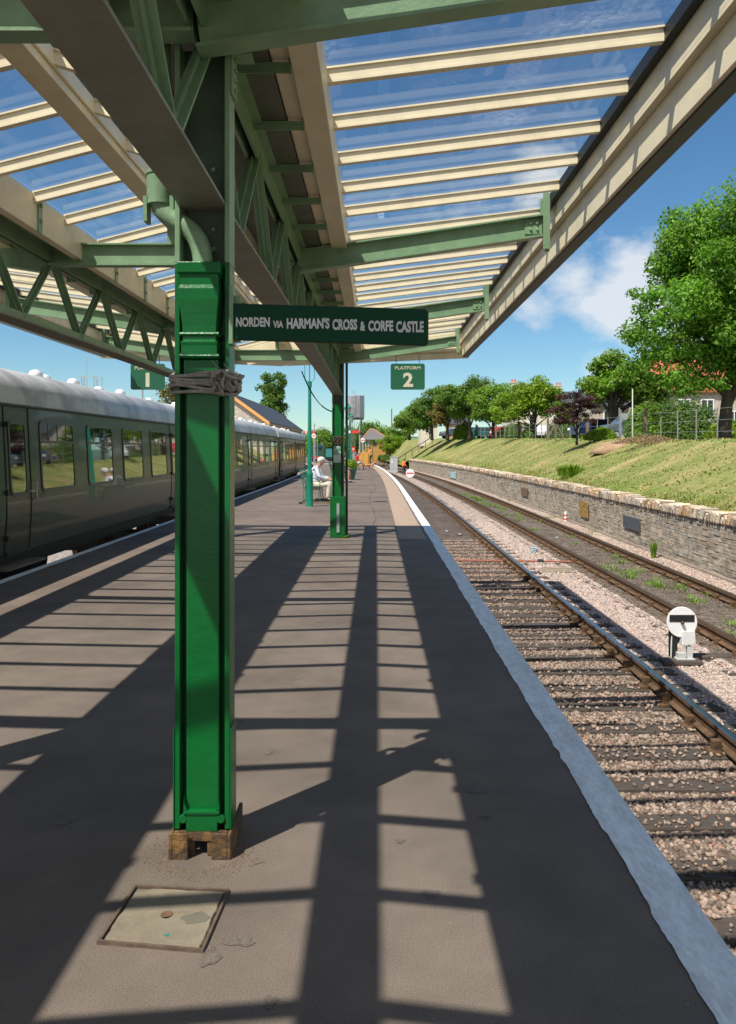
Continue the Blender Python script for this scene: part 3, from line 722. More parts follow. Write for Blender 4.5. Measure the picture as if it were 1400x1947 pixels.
# rope
rope = thing('rope', (x, y0, 1.80), 'frayed grey rope wound and knotted round the near green column', 'rope')
mb = MB()
cxr, cyr = x - .002, 3.285
for k in range(7):
    zz = 1.830 + k*.0105; pts = []
    for i in range(49):
        a = 2*math.pi*i/48; sx, sy = .128, .112
        r = 1/((abs(math.cos(a))**6 + abs(math.sin(a))**6) ** (1/6))
        pts.append((cxr + sx*r*math.cos(a), cyr + sy*r*math.sin(a), zz + .02*math.cos(a+1.2)*(.5 if k % 2 else -.7) + .006*math.sin(3*a+k)))
    mb.tube(pts, .0068, 7, caps=False)
    pts2 = pts[30:44]
obj('winding', mb, ROPE, rope, smooth=True)
mb = MB(); kc = Vector((x+.108, 3.165, 1.865))
for k in range(22):
    a0 = random.uniform(0, 6.28); ax = Vector((random.uniform(-1,1), random.uniform(-.6,.6), random.uniform(-.5,.5))).normalized()
    u = ax.orthogonal().normalized(); v_ = ax.cross(u); rr = random.uniform(.018, .040)
    c = kc + Vector((random.uniform(-.045,.035), random.uniform(-.015,.015), random.uniform(-.03,.025)))
    mb.tube([c + (u*math.cos(a0+t*.5) + v_*math.sin(a0+t*.5)*.7)*rr + ax*(t-6)*.0016 for t in range(12)], .0065, 7)
obj('knot', mb, ROPE, rope, smooth=True)
mb = MB()
for k in range(26):
    p = kc + Vector((random.uniform(-.06,.03), random.uniform(-.02,.01), random.uniform(-.03,.03)))
    mb.tube(bez([p, p + Vector((random.uniform(-.04,.04), -.02, random.uniform(-.03,.04))), p + Vector((random.uniform(-.07,.06), -.02, random.uniform(-.06,.06)))], 6), .0011, 3)
obj('frayed_ends', mb, ROPE, rope)

# lettering
def text_mesh(txt, bold=.02, space=1.0):
    c = bpy.data.curves.new('t', 'FONT'); c.body = txt; c.extrude = .01; c.offset = bold; c.resolution_u = 3; c.space_character = space
    o = bpy.data.objects.new('t', c); COL.objects.link(o)
    dg = bpy.context.evaluated_depsgraph_get(); dg.update(); me = bpy.data.meshes.new_from_object(o.evaluated_get(dg))
    V = np.array([v.co[:] for v in me.vertices]); Fc = [tuple(p.vertices) for p in me.polygons]
    bpy.data.objects.remove(o); bpy.data.curves.remove(c); bpy.data.meshes.remove(me)
    return V, Fc
def letters(mb, txt, x0, x1, zb, zt, y, depth=.0015, skew=0, bold=.02, capref=True):
    V, Fc = text_mesh(txt, bold); lo = V.min(0); hi = V.max(0)
    ref, _ = text_mesh('H', bold); zl, zh = ref[:,1].min(), ref[:,1].max()
    o = []
    for v in V:
        X = x0 + (v[0]-lo[0])/(hi[0]-lo[0])*(x1-x0); Z = zb + (v[1]-zl)/(zh-zl)*(zt-zb)
        o.append((X, y - depth*(1 if v[2] > 0 else 0), Z + skew*(X)))
    mb.add(o, Fc)
# destination board on the near column
YS = 3.185
def wx(px, Y=YS): return (px-PX)*Y/F
def wz(py, Y=YS): return EYE + (PY-py)*Y/F
sk = -(11/371)
board = thing('destination_board', (wx(445), YS, wz(612)), 'long dark green destination board reading NORDEN VIA HARMAN\'S CROSS & CORFE CASTLE', 'sign')
poly = []; xl, xr, zt_, zb_ = wx(438), wx(813), wz(577), wz(645)
for i in range(7):
    a = R(90 - 15*i); poly.append((xr-.016+.016*math.cos(a), zt_-.016+.016*math.sin(a)))
for i in range(7):
    a = R(-15*i); poly.append((xr-.016+.016*math.cos(a), zb_+.016+.016*math.sin(a)))
poly += [(xl, zb_), (xl, zt_)]
poly = [(px2, pz + sk*(px2-xl)) for px2, pz in poly]
mb = MB(); mb.prism(poly, 'y', YS, YS+.022); obj('panel', mb, DARKG, board, bevel=.002)
mb = MB(); rim = poly[:14]; mb.tube([(p[0]+.001, YS+.011, p[1]) for p in rim], .0045, 6); mb.tube([(xl, YS+.012, poly[-1][1]), (poly[0][0], YS+.012, poly[0][1])], .003, 5); mb.tube([(xl, YS+.012, poly[-2][1]), (poly[13][0], YS+.012, poly[13][1])], .003, 5)
obj('rim', mb, RUST, board)
GREYL = flat('grey_white_lettering', (.66,.67,.66), .5, var=.12)
mb = MB()
for (t, pa, pb, pt, pbm) in (('NORDEN', 449, 513.5, 603.5, 621.5), ('VIA', 519.5, 539, 610, 623.3), ("HARMAN'S", 545.5, 627, 605.2, 625), ('CROSS', 632.5, 679.5, 607, 627.5),
                            ('&', 685, 695, 611, 629), ('CORFE', 700.5, 748, 609.8, 629.8), ('CASTLE', 753.5, 806, 611, 632)):
    letters(mb, t, wx(pa), wx(pb), wz(pbm), wz(pt), YS-.001, .0015, bold=.042)
obj('lettering', mb, GREYL, board)
mb = MB(); mb.box(x+.109, x+.125, YS-.012, YS+.06, wz(655), wz(545)); mb.box(x+.1255, x+.150, YS+.0225, YS+.03, wz(650), wz(560))
obj('mounting_plate', mb, SAGE, board, bevel=.003)

# second column
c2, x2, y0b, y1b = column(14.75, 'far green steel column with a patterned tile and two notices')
mb = MB(); mb.box(x2-.14, x2+.13, 14.60, 14.66, 0, .74)
mb.box(x2-.14, x2-.12, 14.661, 14.9, 0, .74); mb.box(x2+.11, x2+.13, 14.661, 14.9, 0, .74)
obj('base_box', mb, GREEN, c2, bevel=.02)
mb = MB(); mb.box(x2-.02, x2+.03, 14.58, 14.599, .1, .62); obj('pipe_slot', mb, GREYM, c2)
mb = MB(); mb.box(x2-.06, x2+.06, 14.665-.0, 14.70, .74, 2.40); obj('downpipe_casing', mb, GREEN, c2)
mb = MB(); mb.tube([(x2+.155, 14.72, .0), (x2+.155, 14.72, 3.2)], .022, 8); obj('drain_pipe', mb, flat('dark_green_pipe', (.01,.03,.02), .5), c2)
tl = thing('ornament_tile', (x2-.01, 14.655, 1.66), 'square brown pierced tile with four rings fixed on the far column', 'tile')
mb = MB(); mb.box(x2-.085, x2+.065, 14.650, 14.664, 1.665, 1.825); obj('plate', mb, flat('brown_plaque', (.13,.06,.035), .7), tl)
mb = MB()
for i in (-1, 1):
    for j in (-1, 1):
        c = Vector((x2-.01+i*.035, 14.645, 1.745+j*.037)); mb.tube([c + Vector((math.cos(a)*.026, 0, math.sin(a)*.026)) for a in np.linspace(0, 6.283, 13)], .006, 5)
obj('ring_pattern', mb, BLACK, tl)
nb = thing('notice', (x2-.01, 14.655, 1.34), 'two small notices under each other on the far column', 'notice')
mb = MB(); mb.box(x2-.08, x2+.05, 14.652, 14.664, 1.50, 1.645); obj('green_sheet', mb, flat('notice_green', (.06,.22,.13), .5, color2=(.5,.55,.5), cscale=30), nb)
mb = MB(); mb.box(x2-.08, x2+.05, 14.652, 14.664, 1.35, 1.495); obj('white_sheet', mb, flat('notice_white', (.50,.56,.54), .5), nb)
# mirrored columns of the far line
for k, (Yc, lab) in enumerate(((3.285, 'plain green column of the train side row, level with the near column'), (14.75, 'plain green column of the train side row at the canopy end'))):
    xx = COLX[-1]; th = thing('canopy_column', (xx, Yc, 0), lab, 'column', 'green canopy columns')
    mb = MB()
    for s in (-1, 1):
        a, b = sorted((xx+s*.088, xx+s*.108)); mb.box(a, b, Yc-.085, Yc+.085, 0, 2.33)
    mb.box(xx-.0875, xx+.0875, Yc-.0, Yc+.015, 0, 2.33); mb.box(xx-.065, xx+.065, Yc-.08, Yc-.001, 0, 2.33)
    obj('lower_shaft', mb, GREEN, th)
    mb = MB()
    for s in (-1, 1):
        a, b = sorted((xx+s*.088, xx+s*.108)); mb.box(a, b, Yc-.085, Yc+.085, 2.3305, 3.20)
    mb.box(xx-.0875, xx+.0875, Yc-.0, Yc+.015, 2.3305, 3.2)
    obj('upper_shaft', mb, SAGE, th)

# hanging platform signs
def plat_sign(xc, Y, num, label):
    th = thing('platform_sign', (xc, Y, 2.7), label, 'sign', 'hanging platform signs')
    w_, z0, z1 = .315, 2.685, 3.165; poly = []
    for cxs, czs, a0 in ((w_-.04, z1-.04, 90), (w_-.04, z0+.04, 0), (-w_+.04, z0+.04, -90), (-w_+.04, z1-.04, -180)):
        for i in range(5): a = R(a0-22.5*i); poly.append((xc+cxs+.04*math.cos(a), czs+.04*math.sin(a)))
    mb = MB(); mb.prism(poly, 'y', Y, Y+.02); obj('panel', mb, mat('platform_sign_green', (.018,.125,.065), .4, var=.08), th, bevel=.003)
    CL = flat('cream_lettering', (.68,.62,.46), .5)
    mb = MB(); letters(mb, 'PLATFORM', xc-.235, xc+.235, 3.055, 3.115, Y-.002, .003, bold=.012)
    letters(mb, num, xc-(.085 if num == '2' else .035), xc+(.1 if num == '2' else .035), 2.735, 2.995, Y-.002, .003, bold=.035)
    obj('lettering', mb, CL, th)
    for s in (-.215, .215):
        mb = MB()
        for k in range(4):
            c = Vector((xc+s, Y+.01, 3.185+k*.036)); mb.tube([c + Vector(((math.cos(a)*.010 if k % 2 else 0), (0 if k % 2 else math.cos(a)*.010), math.sin(a)*.020)) for a in np.linspace(0, 6.283, 9)], .004, 5)
        obj('chain', mb, BLACK, th)
plat_sign((775.5-PX)*15.0/F, 15.0, '2', 'green hanging sign reading PLATFORM 2 beside the tracks')
plat_sign((281-PX)*15.0/F, 15.0, '1', 'green hanging sign reading PLATFORM 1 near the train')

# drain cover
dc = thing('inspection_cover', (-.71, 2.78, 0), 'square pale concrete inspection cover in a rusty frame set in the platform', 'cover')
TL, TR, BR, BL = Vector((-.8806,2.974,0)), Vector((-.5276,2.942,0)), Vector((-.5467,2.583,0)), Vector((-.901,2.630,0))
cen = (TL+TR+BR+BL)/4
mb = MB(); zs = .012
outer = [TL,TR,BR,BL]; inner = [cen + (p-cen)*.945 for p in outer]; inn2 = [cen + (p-cen)*.925 for p in outer]
for i in range(4):
    j = (i+1) % 4; a, b, c, d = outer[i], outer[j], inner[j], inner[i]
    mb.hexa([a+Vector((0,0,-.01)), b+Vector((0,0,-.01)), c+Vector((0,0,-.01)), d+Vector((0,0,-.01)), a+Vector((0,0,zs)), b+Vector((0,0,zs)), c+Vector((0,0,zs)), d+Vector((0,0,zs))])
obj('frame', mb, mat('brown_cover_frame', (.115,.075,.052), .85, var=.3, vscale=20, bump=.4), dc)
mb = MB(); n = 12; pts = []
for i in range(4):
    a, b = inn2[i], inn2[(i+1) % 4]
    for k in range(n): p = a.lerp(b, k/n); p = cen + (p-cen)*(1 - random.uniform(0, .035) - (.09 if i == 0 and k < 2 else 0)); pts.append(p)
cc = cen.copy(); cc.z = .009
ring0 = [(p.x, p.y, .0045) for p in pts]; ring1 = [tuple(Vector((p.x,p.y,.009)).lerp(cc, .02)) for p in pts]
ring2 = [tuple(cc + Vector((math.cos(a), math.sin(a), 0))*.022) for a in [math.atan2(p.y-cen.y, p.x-cen.x) for p in pts]]
ring3 = [tuple(cc + Vector((math.cos(a)*.008, math.sin(a)*.008, -.008))) for a in [math.atan2(p.y-cen.y, p.x-cen.x) for p in pts]]
mb.loft([ring0, ring1, ring2, ring3], caps=False); mb.add(ring3, [tuple(range(len(ring3)))]); obj('slab', mb, CONC, dc)
mb = MB(); mb.lathe((cen.x, cen.y+.005, .0095), [(.021,0),(.019,.001),(.008,.0012),(.003,-.002)], 14, sy=.9); obj('lifting_eye', mb, mat('brown_eye', (.15,.08,.045), .9, var=.4, vscale=60), dc)
mb = MB(); p = cen + Vector((.105, -.02, .0098)); mb.add([p + Vector((math.cos(a)*.05*random.uniform(.8,1.15), math.sin(a)*.035*random.uniform(.75,1.2), 0)) for a in np.linspace(0, 6.0, 14)], [tuple(range(14))]); obj('stain', mb, mat('stain', (.14,.125,.09), .9), dc, recalc=False)
mb = MB(); p = cen + Vector((.03, -.115, .0099)); mb.add([p + Vector((math.cos(a)*.012*random.uniform(.5,1.4), math.sin(a)*.008*random.uniform(.5,1.4), 0)) for a in np.linspace(0, 6.0, 12)], [tuple(range(12))]); obj('paint_spot', mb, flat('green_spot', (.03,.2,.14), .6), dc, recalc=False)
# crumbled grit around the column foot
Vs = []; Fs = []; Ts = []; base = 0
for _ in range(2200):
    a = rng.uniform(0, 6.28); r = abs(rng.normal(0, .05)) + .10
    X = c1.location.x + r*math.cos(a)*1.25; y = 3.20 + r*math.sin(a)*1.0; s = rng.uniform(.0010, .0034) 
    v, f = protos[rng.integers(9)]; g = rng.uniform(.5, 1.3); Vs.append(v*s + np.array([X, y, s*.3])); Fs.append(f+base); base += 12
    Ts.append(np.tile((.62*g, .50*g, .38*g), (20,1)))
fast('grit', np.concatenate(Vs), np.concatenate(Fs), np.concatenate(Ts), STONE, kind='stuff', label='crumbled brown grit around the foot of the near column', cat='grit')
print('column ok')

# ------------------------------------------------------------------ dry stone wall
wall = thing('retaining_wall', (WX, 40, -1.3), 'long grey limestone retaining wall with rough coping along the far track', 'wall')
mb = MB(); yw = np.arange(4, 113, 3.0)
for a, b in zip(yw[:-1], yw[1:]):
    xa, xb = wallx(a), wallx(b); mb.hexa([(xa+.05,a,-1.6),(xa+.55,a,-1.6),(xb+.55,b,-1.6),(xb+.05,b,-1.6),(xa+.05,a,-.02),(xa+.55,a,-.02),(xb+.55,b,-.02),(xb+.05,b,-.02)])
obj('core', mb, MORTAR, wall)
mb = MB(); z = ZT - .06; row = 0
heights = []
while z < -.06: h = random.uniform(.05, .105); heights.append((z, h)); z += h
for (z, h) in heights:
    y = 6.0 + random.uniform(0, .3)
    while y < 112:
        far = 1 if y < 45 else 2.2
        l_ = random.uniform(.12, .42)*far; g = random.uniform(.72, 1.22); wm = random.uniform(-.06, .10)
        a, b = y, y + l_ - .012; xa, xb = wallx(a), wallx(b); pr = random.uniform(0, .022); gp = .006
        mb.hexa([(xa-pr,a,z+random.uniform(-.006,.006)),(xa+.08,a,z),(xb+.08,b,z),(xb-pr,b,z+random.uniform(-.006,.006)),(xa-pr,a,z+h-gp),(xa+.08,a,z+h-gp),(xb+.08,b,z+h-gp),(xb-pr,b,z+h-gp+random.uniform(-.01,.0))],
                (g*(1+wm), g, g*(1-wm)))
        y += l_
obj('stonework', mb, DRYSTONE, wall, recalc=True)
mb = MB(); y = 6.0
while y < 112:
    l_ = random.uniform(.05, .11)*(1 if y < 45 else 2); g = random.uniform(.7, 1.35); wm = random.uniform(-.05, .16); xx = wallx(y); hh = random.uniform(.13, .28)
    M = Matrix.Translation((xx+.1+random.uniform(-.03,.02), y, -.06)) @ Matrix.Rotation(random.uniform(.1,.75), 4, 'X') @ Matrix.Rotation(random.uniform(-.12,.12), 4, 'Z')
    mb.box(-.17, .22, -l_/2, l_/2, 0, hh, (g*(1+wm), g, g*(1-wm)), M); y += l_*1.08
obj('coping', mb, CAPST, wall, bevel=0)
mb = MB(); yk = np.arange(8, 60, 1.6)
for k, (a, b) in enumerate(zip(yk[:-1], yk[1:])):
    mb.bar((wallx(a)-.17+random.uniform(-.02,.02), a, ZT+.02), (wallx(b)-.17+random.uniform(-.02,.02), b-.04, ZT+.02), .12, .07)
tag(obj('cable_trunking', mb, mat('buff_trunking', (.26,.21,.165), .9, var=.25, vscale=3)), 'low buff cable trunking along the foot of the stone wall', 'trunking')
def wallpatch(name, pa, pb, pt, pbm, m, label, cat, rot=0):
    # a panel on the face of the wall: pixel extents give its place along the wall
    ya = F*(WX-.05)/(pb-PX); yb = F*(WX-.05)/(pa-PX)
    z1 = EYE + (PY-pt)*((ya+yb)/2)/F; z0 = EYE + (PY-pbm)*((ya+yb)/2)/F
    mb = MB(); xa, xb = wallx(ya)-.055, wallx(yb)-.055
    mb.hexa([(xa-.02,ya,z0),(xa,ya,z0),(xb,yb,z0),(xb-.02,yb,z0),(xa-.02,ya,z1),(xa,ya,z1),(xb,yb,z1),(xb-.02,yb,z1)])
    obj(name, mb, m, label=label, cat=cat)
wallpatch('slate_panel', 1186, 1217, 983, 1006, flat('slate_panel_grey', (.07,.085,.10), .5), 'dark slate grey panel fixed on the stone wall', 'panel')
wallpatch('rusted_panel', 1103, 1119, 954, 983, mat('ochre_rust', (.34,.21,.035), .8, var=.3, color2=(.13,.065,.03), cscale=9, cth=(.5,.58)), 'yellow ochre rusted panel on the stone wall', 'panel')
wallpatch('brick_patch', 995, 1006, 928, 943, mat('brown_patch', (.14,.085,.055), .9, var=.3, vscale=12), 'small brown patch panel on the wall near its middle', 'panel')
wallpatch('poster', 876, 884, 897, 909, mat('pale_poster', (.45,.58,.62), .6, color2=(.12,.36,.38), cscale=5, var=.1), 'pale blue and white poster at the far part of the wall', 'poster')
mk_ = thing('marker_post', (7.0, 28.2, ZT), 'small red and white striped marker at the wall foot', 'marker')
p = W(1085, 990, 32.0); mb = MB()
mb.tube([(7.45,32.0,ZT),(7.45,32.0,ZT+.38)], .06, 8); obj('tube', mb, WHITE, mk_)
mb = MB()
for zz in (.05, .2): mb.tube([(7.45,32.0,ZT+zz),(7.45,32.0,ZT+zz+.07)], .063, 8)
obj('band', mb, flat('red_orange', (.6,.10,.04), .5), mk_)

# weeds
def tuft(name, c, n, h, spread, m, label, cat, group=None, wd=.02, arch=.5, kind=None):
    Vv = []; Qq = []; Tt = []
    for i in range(n):
        a = random.uniform(0, 6.28); r = spread*math.sqrt(random.random())*.6; p = Vector(c) + Vector((math.cos(a)*r, math.sin(a)*r, 0))
        hh = h*random.uniform(.5, 1.1); d = Vector((math.cos(a), math.sin(a), 0)) * arch*hh*random.uniform(.4, 1.2); s = Vector((-math.sin(a), math.cos(a), 0))*wd*random.uniform(.6,1.2)
        p1 = p + d*.35 + Vector((0,0,hh*.6)); p2 = p + d + Vector((0,0,hh*.85)); b = len(Vv)
        Vv += [p-s*.7, p+s*.7, p1+s, p1-s, p2+s*.15, p2-s*.15]; Qq += [(b,b+1,b+2,b+3),(b+3,b+2,b+4,b+5)]; g = random.uniform(.6, 1.3); Tt += [(g,g,g)]*2
    return fast(name, [tuple(v) for v in Vv], Qq, Tt, m, label=label, cat=cat, group=group, kind=kind)
def onbank(px, py):
    # first point of the bank surface seen through a pixel
    dx, dz = (px-PX)/F, (PY-py)/F
    for Yd in np.arange(10, 140, .1):
        X = dx*Yd; Z = EYE + dz*Yd; u = X - wallx(Yd) - .28
        if u >= 0 and Z <= bankz(u, Yd) + .02: return Vector((X, Yd, bankz(u, Yd)))
    return Vector((dx*40, 40, 1.9))
p = onbank(1085, 905); tuft('bank_plant', p, 230, .62, 1.0, LEAF_LIME, 'bright green spiky clump of leaves growing low on the embankment', 'plant', wd=.03)
tb = []
Vv = []; 
for k in range(70):
    xx = rng.choice([rng.uniform(6.6, 7.6), rng.uniform(5.1, 6.5), rng.uniform(6.4,6.8)]); y = rng.uniform(9, 50)
    tb.append((xx, y))
Va = []; Qa = []; Ta = []
for (xx, y) in tb + [(5.6+rng.normal(0,.3), 11.5+rng.normal(0,.6)) for _ in range(30)] + [(5.8+rng.normal(0,.3), 18+rng.normal(0,1.2)) for _ in range(20)]+ [(5.6+rng.normal(0,.3), 44+rng.normal(0,5)) for _ in range(40)]:
    for i in range(26):
        a = random.uniform(0, 6.28); r = .16*math.sqrt(random.random()); p = Vector((xx+bend(y)+math.cos(a)*r, y+math.sin(a)*r*1.6, ZT-.02)); hh = random.uniform(.03, .10)
        d = Vector((math.cos(a), math.sin(a), 0))*hh*.9; s = Vector((-math.sin(a), math.cos(a), 0))*.010; b = len(Va)
        Va += [tuple(p-s), tuple(p+s), tuple(p+d+s+Vector((0,0,hh))), tuple(p+d-s+Vector((0,0,hh)))]; Qa.append((b,b+1,b+2,b+3)); g = random.uniform(.6,1.3); Ta.append((g,g,g))
fast('weeds', Va, Qa, Ta, LEAF_MID, kind='stuff', label='low green weeds scattered over the far track and wall foot', cat='weeds')
p = Vector((7.25, 21.3, ZT)); tuft('tall_weed', p, 30, .55, .12, LEAF_MID, 'single taller green weed by the far rail below the wall', 'weed', wd=.02, arch=.25)
tuft('column_weed', (COLX[1]+.10, 14.58, 0), 40, .07, .10, LEAF_LIME, 'tiny yellow green weed at the foot of the far column', 'weed', wd=.008, arch=1.2)
# long grass fringe behind the coping
Va = []; Qa = []; Ta = []
for _ in range(9000):
    y = 8 + 90*rng.random()**1.3; u = abs(rng.normal(0,.5)); zz = bankz(u, y); xx = wallx(y)+.28+u; hh = rng.uniform(.02, .075); a = rng.uniform(0, 6.28)
    s = .012; dx, dy = math.cos(a), math.sin(a); b = len(Va)
    Va += [(xx-dy*s,y+dx*s,zz-.02),(xx+dy*s,y-dx*s,zz-.02),(xx+dy*s*.2+dx*hh*.6,y-dx*s*.2+dy*hh*.6,zz+hh),(xx-dy*s*.2+dx*hh*.6,y+dx*s*.2+dy*hh*.6,zz+hh)]; Qa.append((b,b+1,b+2,b+3)); g = rng.uniform(.7,1.5); Ta.append((1.4*g,1.1*g,1.0*g))
fast('grass_fringe', Va, Qa, Ta, LEAF_OLD, kind='stuff', label='dry grass tufts overhanging the wall coping', cat='grass')
Va = []; Qa = []; Ta = []
for _ in range(26000):
    y = 9 + 75*rng.random()**1.5; u = rng.uniform(.2, 7.5); zz = bankz(u, y) + .05*math.sin(y*.5+u) + .03*math.sin(y*1.7+u*2); xx = wallx(y)+.28+u; hh = rng.uniform(.008, .04); a = rng.uniform(0, 6.28)
    s_ = .03; dx, dy = math.cos(a), math.sin(a); b = len(Va)
    Va += [(xx-dy*s_,y+dx*s_,zz-.02),(xx+dy*s_,y-dx*s_,zz-.02),(xx+dy*s_*.5+dx*hh,y-dx*s_*.5+dy*hh,zz+hh),(xx-dy*s_*.5+dx*hh,y+dx*s_*.5+dy*hh,zz+hh)]; Qa.append((b,b+1,b+2,b+3)); g = rng.uniform(.8,1.7); k_ = .5+.5*math.sin(y*.9+u*1.7)*math.sin(u*.8-y*.3)
    Ta.append((g*(1.1+.8*k_), g*(1.1+.2*k_), g*(1.0+.6*k_)))
fast('slope_grass', Va, Qa, [(.75+.25*t[0], .75+.25*t[1], .75+.25*t[2]) for t in Ta], GRASS, kind='stuff', label='short dry grass tufts over the face of the embankment', cat='grass')
# brush heap and bare soil on the crest
p = onbank(1232, 842); Va = []; Qa = []; Ta = []
for _ in range(3000):
    a = rng.uniform(0, 6.28); r = math.sqrt(rng.random()); q = p + Vector((math.cos(a)*r*1.6, math.sin(a)*r*1.0, .42*(1-r*r)*rng.random())); s = rng.uniform(.02,.05)
    u = Vector(rng.normal(0,1,3)).normalized(); v_ = u.orthogonal(); b = len(Va); Va += [tuple(q-u*s), tuple(q+v_*s*.5), tuple(q+u*s), tuple(q-v_*s*.5)]; Qa.append((b,b+1,b+2,b+3)); g = rng.uniform(.6,1.5); Ta.append((g,g,g))
fast('brush_heap', Va, Qa, Ta, mat('dead_brush', (.20,.13,.065), .9, var=.3), label='heap of brown cut brushwood on the embankment crest', cat='brush heap')
p = onbank(1192, 841); mb = MB(); mb.lathe((p.x, p.y, p.z-.05), [(1.9,-.5),(1.6,-.20),(1.3,-.04),(1.0,.05),(.7,.10),(.4,.14),(.1,.15)], 26, sy=.55)
mb.v = [(a_+random.uniform(-.07,.07), b_+random.uniform(-.05,.05), c_+random.uniform(-.05,.06)) for a_, b_, c_ in mb.v]
obj('soil_heap', mb, mat('bare_soil', (.33,.215,.13), .95, var=.25, vscale=3, bump=.8, bscale=10), smooth=True, label='low heap of reddish bare soil beside the brushwood', cat='soil heap')
print('wall ok')

# ------------------------------------------------------------------ coaches
def coach(label):
    LEN, HW = 19.7, 1.4
    th = thing('railway_coach', (0,0,ZT), label, 'coach', 'railway coaches at the platform')
    def side(z):
        if z < .7: return HW - (.7-z)*.07
        if z < 1.0: return HW
        return HW - (z-1.0)*.05
    right = [(side(z), z) for z in (.20,.45,.7,1.0,1.3,1.6,1.9,2.18)]
    ring = right + [(-a, z) for a, z in right[::-1]]
    mb = MB(); yy = [0, .04, 5, 9.8, 14.6, LEN-.04, LEN]; ins = [.05,0,0,0,0,0,.05]
    mb.loft([[(a*(1-i_*.3), y, z) for a, z in ring] for y, i_ in zip(yy, ins)]); 
    obj('body', mb, COACHG, th)
    rp = []
    for k in range(17):
        a = math.pi*k/16; c, s_ = math.cos(a), math.sin(a)
        rp.append((1.345*math.copysign(abs(c)**.62, c), 2.182 + .64*abs(s_)**.85))
    mb = MB(); mb.loft([[(a*sc, y, 2.182+(z-2.182)*sc) for a, z in rp] for y, sc in ((0,.97),(.06,1),(LEN-.06,1),(LEN,.97))]); 
    obj('roof', mb, COACHR, th, smooth=True, angle=50)
    mb = MB(); mb.box(HW-.035, HW-.005, .02, LEN-.02, 2.175, 2.20); mb.box(-HW+.005, -HW+.035, .02, LEN-.02, 2.175, 2.20); obj('cantrail_strip', mb, flat('coach_trim', (.05,.055,.045), .5), th)
    for k, y in enumerate((1.2, 3.3, 6.6, 8.6, 12.4, 13.7, 14.6, 15.5, 17.6, 18.5)):
        mb = MB(); prof_ = [(.10,0),(.12,.07),(.115,.13),(.08,.19),(.01,.21)]; mb.lathe((.16 if k % 2 else -.05, y, 2.80), prof_, 12, sy=1.5); obj('roof_vent', mb, WHITE, th, smooth=True)
    def rrect(yc, zc, w_, h_, r=.06, n=4):
        o = []
        for cy, cz, a0 in ((w_/2-r, h_/2-r, 0), (-w_/2+r, h_/2-r, 90), (-w_/2+r, -h_/2+r, 180), (w_/2-r, -h_/2+r, 270)):
            for i in range(n+1): a = R(a0+90*i/n); o.append((yc+cy+r*math.cos(a), zc+cz+r*math.sin(a)))
        return o
    def ring3(sgn, o, off): return [(sgn*(side(z)+off), y, z) for y, z in o]
    def window(yc, w_=1.24, zc=1.49, h_=.94, slide=True):
        for sgn in (1,):
            o1 = rrect(yc, zc, w_+.09, h_+.09, .10); o2 = rrect(yc, zc, w_, h_, .07)
            mb = MB(); mb.loft([ring3(sgn, o1, .001), ring3(sgn, o1, .012), ring3(sgn, o2, .012), ring3(sgn, o2, .002)], caps=False)
            if slide:
                zt = zc + h_*.22; mb.hexa([(sgn*(side(zt)+a), b, c) for c in (zt-.018, zt+.018) for (a, b) in ((.004,yc-w_/2),(.011,yc-w_/2),(.011,yc+w_/2),(.004,yc+w_/2))])
                for q in (-.28, 0, .28):
                    mb.hexa([(sgn*(side(c)+a), b, c) for c in (zt+.019, zc+h_/2) for (a, b) in ((.004,yc+q*w_-.010),(.009,yc+q*w_-.010),(.009,yc+q*w_+.010),(.004,yc+q*w_+.010))])
            wn = obj('window', mb, flat('window_frame_dark', (.045,.055,.045), .35), th)
            mb = MB(); mb.add(ring3(sgn, o2, .0035), [tuple(range(len(o2)))]); obj('pane', mb, PANE, wn, recalc=True)
    def door(yc, w_=.76):
        mb = MB()
        for e in (-w_/2, w_/2):
            for za, zb in ((.22,.7),(.7,1.15),(1.15,2.16)): mb.hexa([(side(c)+a, b, c) for c in (za, zb) for (a, b) in ((.0,yc+e-.008),(.010,yc+e-.008),(.010,yc+e+.008),(.0,yc+e+.008))])
        mb.box(HW-.06, HW+.006, yc-w_/2, yc+w_/2, .19, .235)
        for z in (.42, 1.02, 1.92): mb.box(HW-.02, HW+.03, yc-w_/2-.035, yc-w_/2+.035, z-.035, z+.035)
        d = obj('door', mb, flat('door_gap_black', (.014,.02,.015), .5), th)
        mb = MB(); mb.box(HW, HW+.045, yc+w_/2-.10, yc+w_/2+.03, 1.00, 1.02); mb.tube([(HW+.0, yc+w_/2+.07, .88), (HW+.05, yc+w_/2+.07, .90), (HW+.05, yc+w_/2+.07, 1.14), (HW, yc+w_/2+.07, 1.16)], .010, 6)
        obj('handle', mb, STEEL, d)
        window(yc, .46, 1.47, .92, slide=False)
    for yc in (.85, 10.2, 18.8): door(yc)
    for k in range(4): window(1.75+1.93*k+.35); window(11.6+1.93*k)
    mb = MB(); mb.box(-1.2, 1.2, .3, LEN-.3, -.05, .19); mb.box(-.9, .9, 7.5, 12.2, -.6, -.06); obj('underframe', mb, BLACK, th)
    for yb in (2.6, LEN-2.6):
        bg_ = MB(); bg_.box(-1.05, -.95, yb-1.6, yb+1.6, -.72, -.35); bg_.box(.95, 1.05, yb-1.6, yb+1.6, -.72, -.35); bg_.box(-.94, .94, yb-.3, yb+.3, -.6, -.2); b_ = obj('bogie', bg_, BLACK, th)
        for dy in (-1.28, 1.28):
            for s in (-1, 1):
                mb = MB(); n = 20; c = [(math.cos(2*math.pi*i/n)*.455, math.sin(2*math.pi*i/n)*.455) for i in range(n)]
                mb.prism([(yb+dy+a, -.60+z) for a, z in c], 'x', s*.72-.06, s*.72+.06); obj('wheel', mb, RAILR, b_)
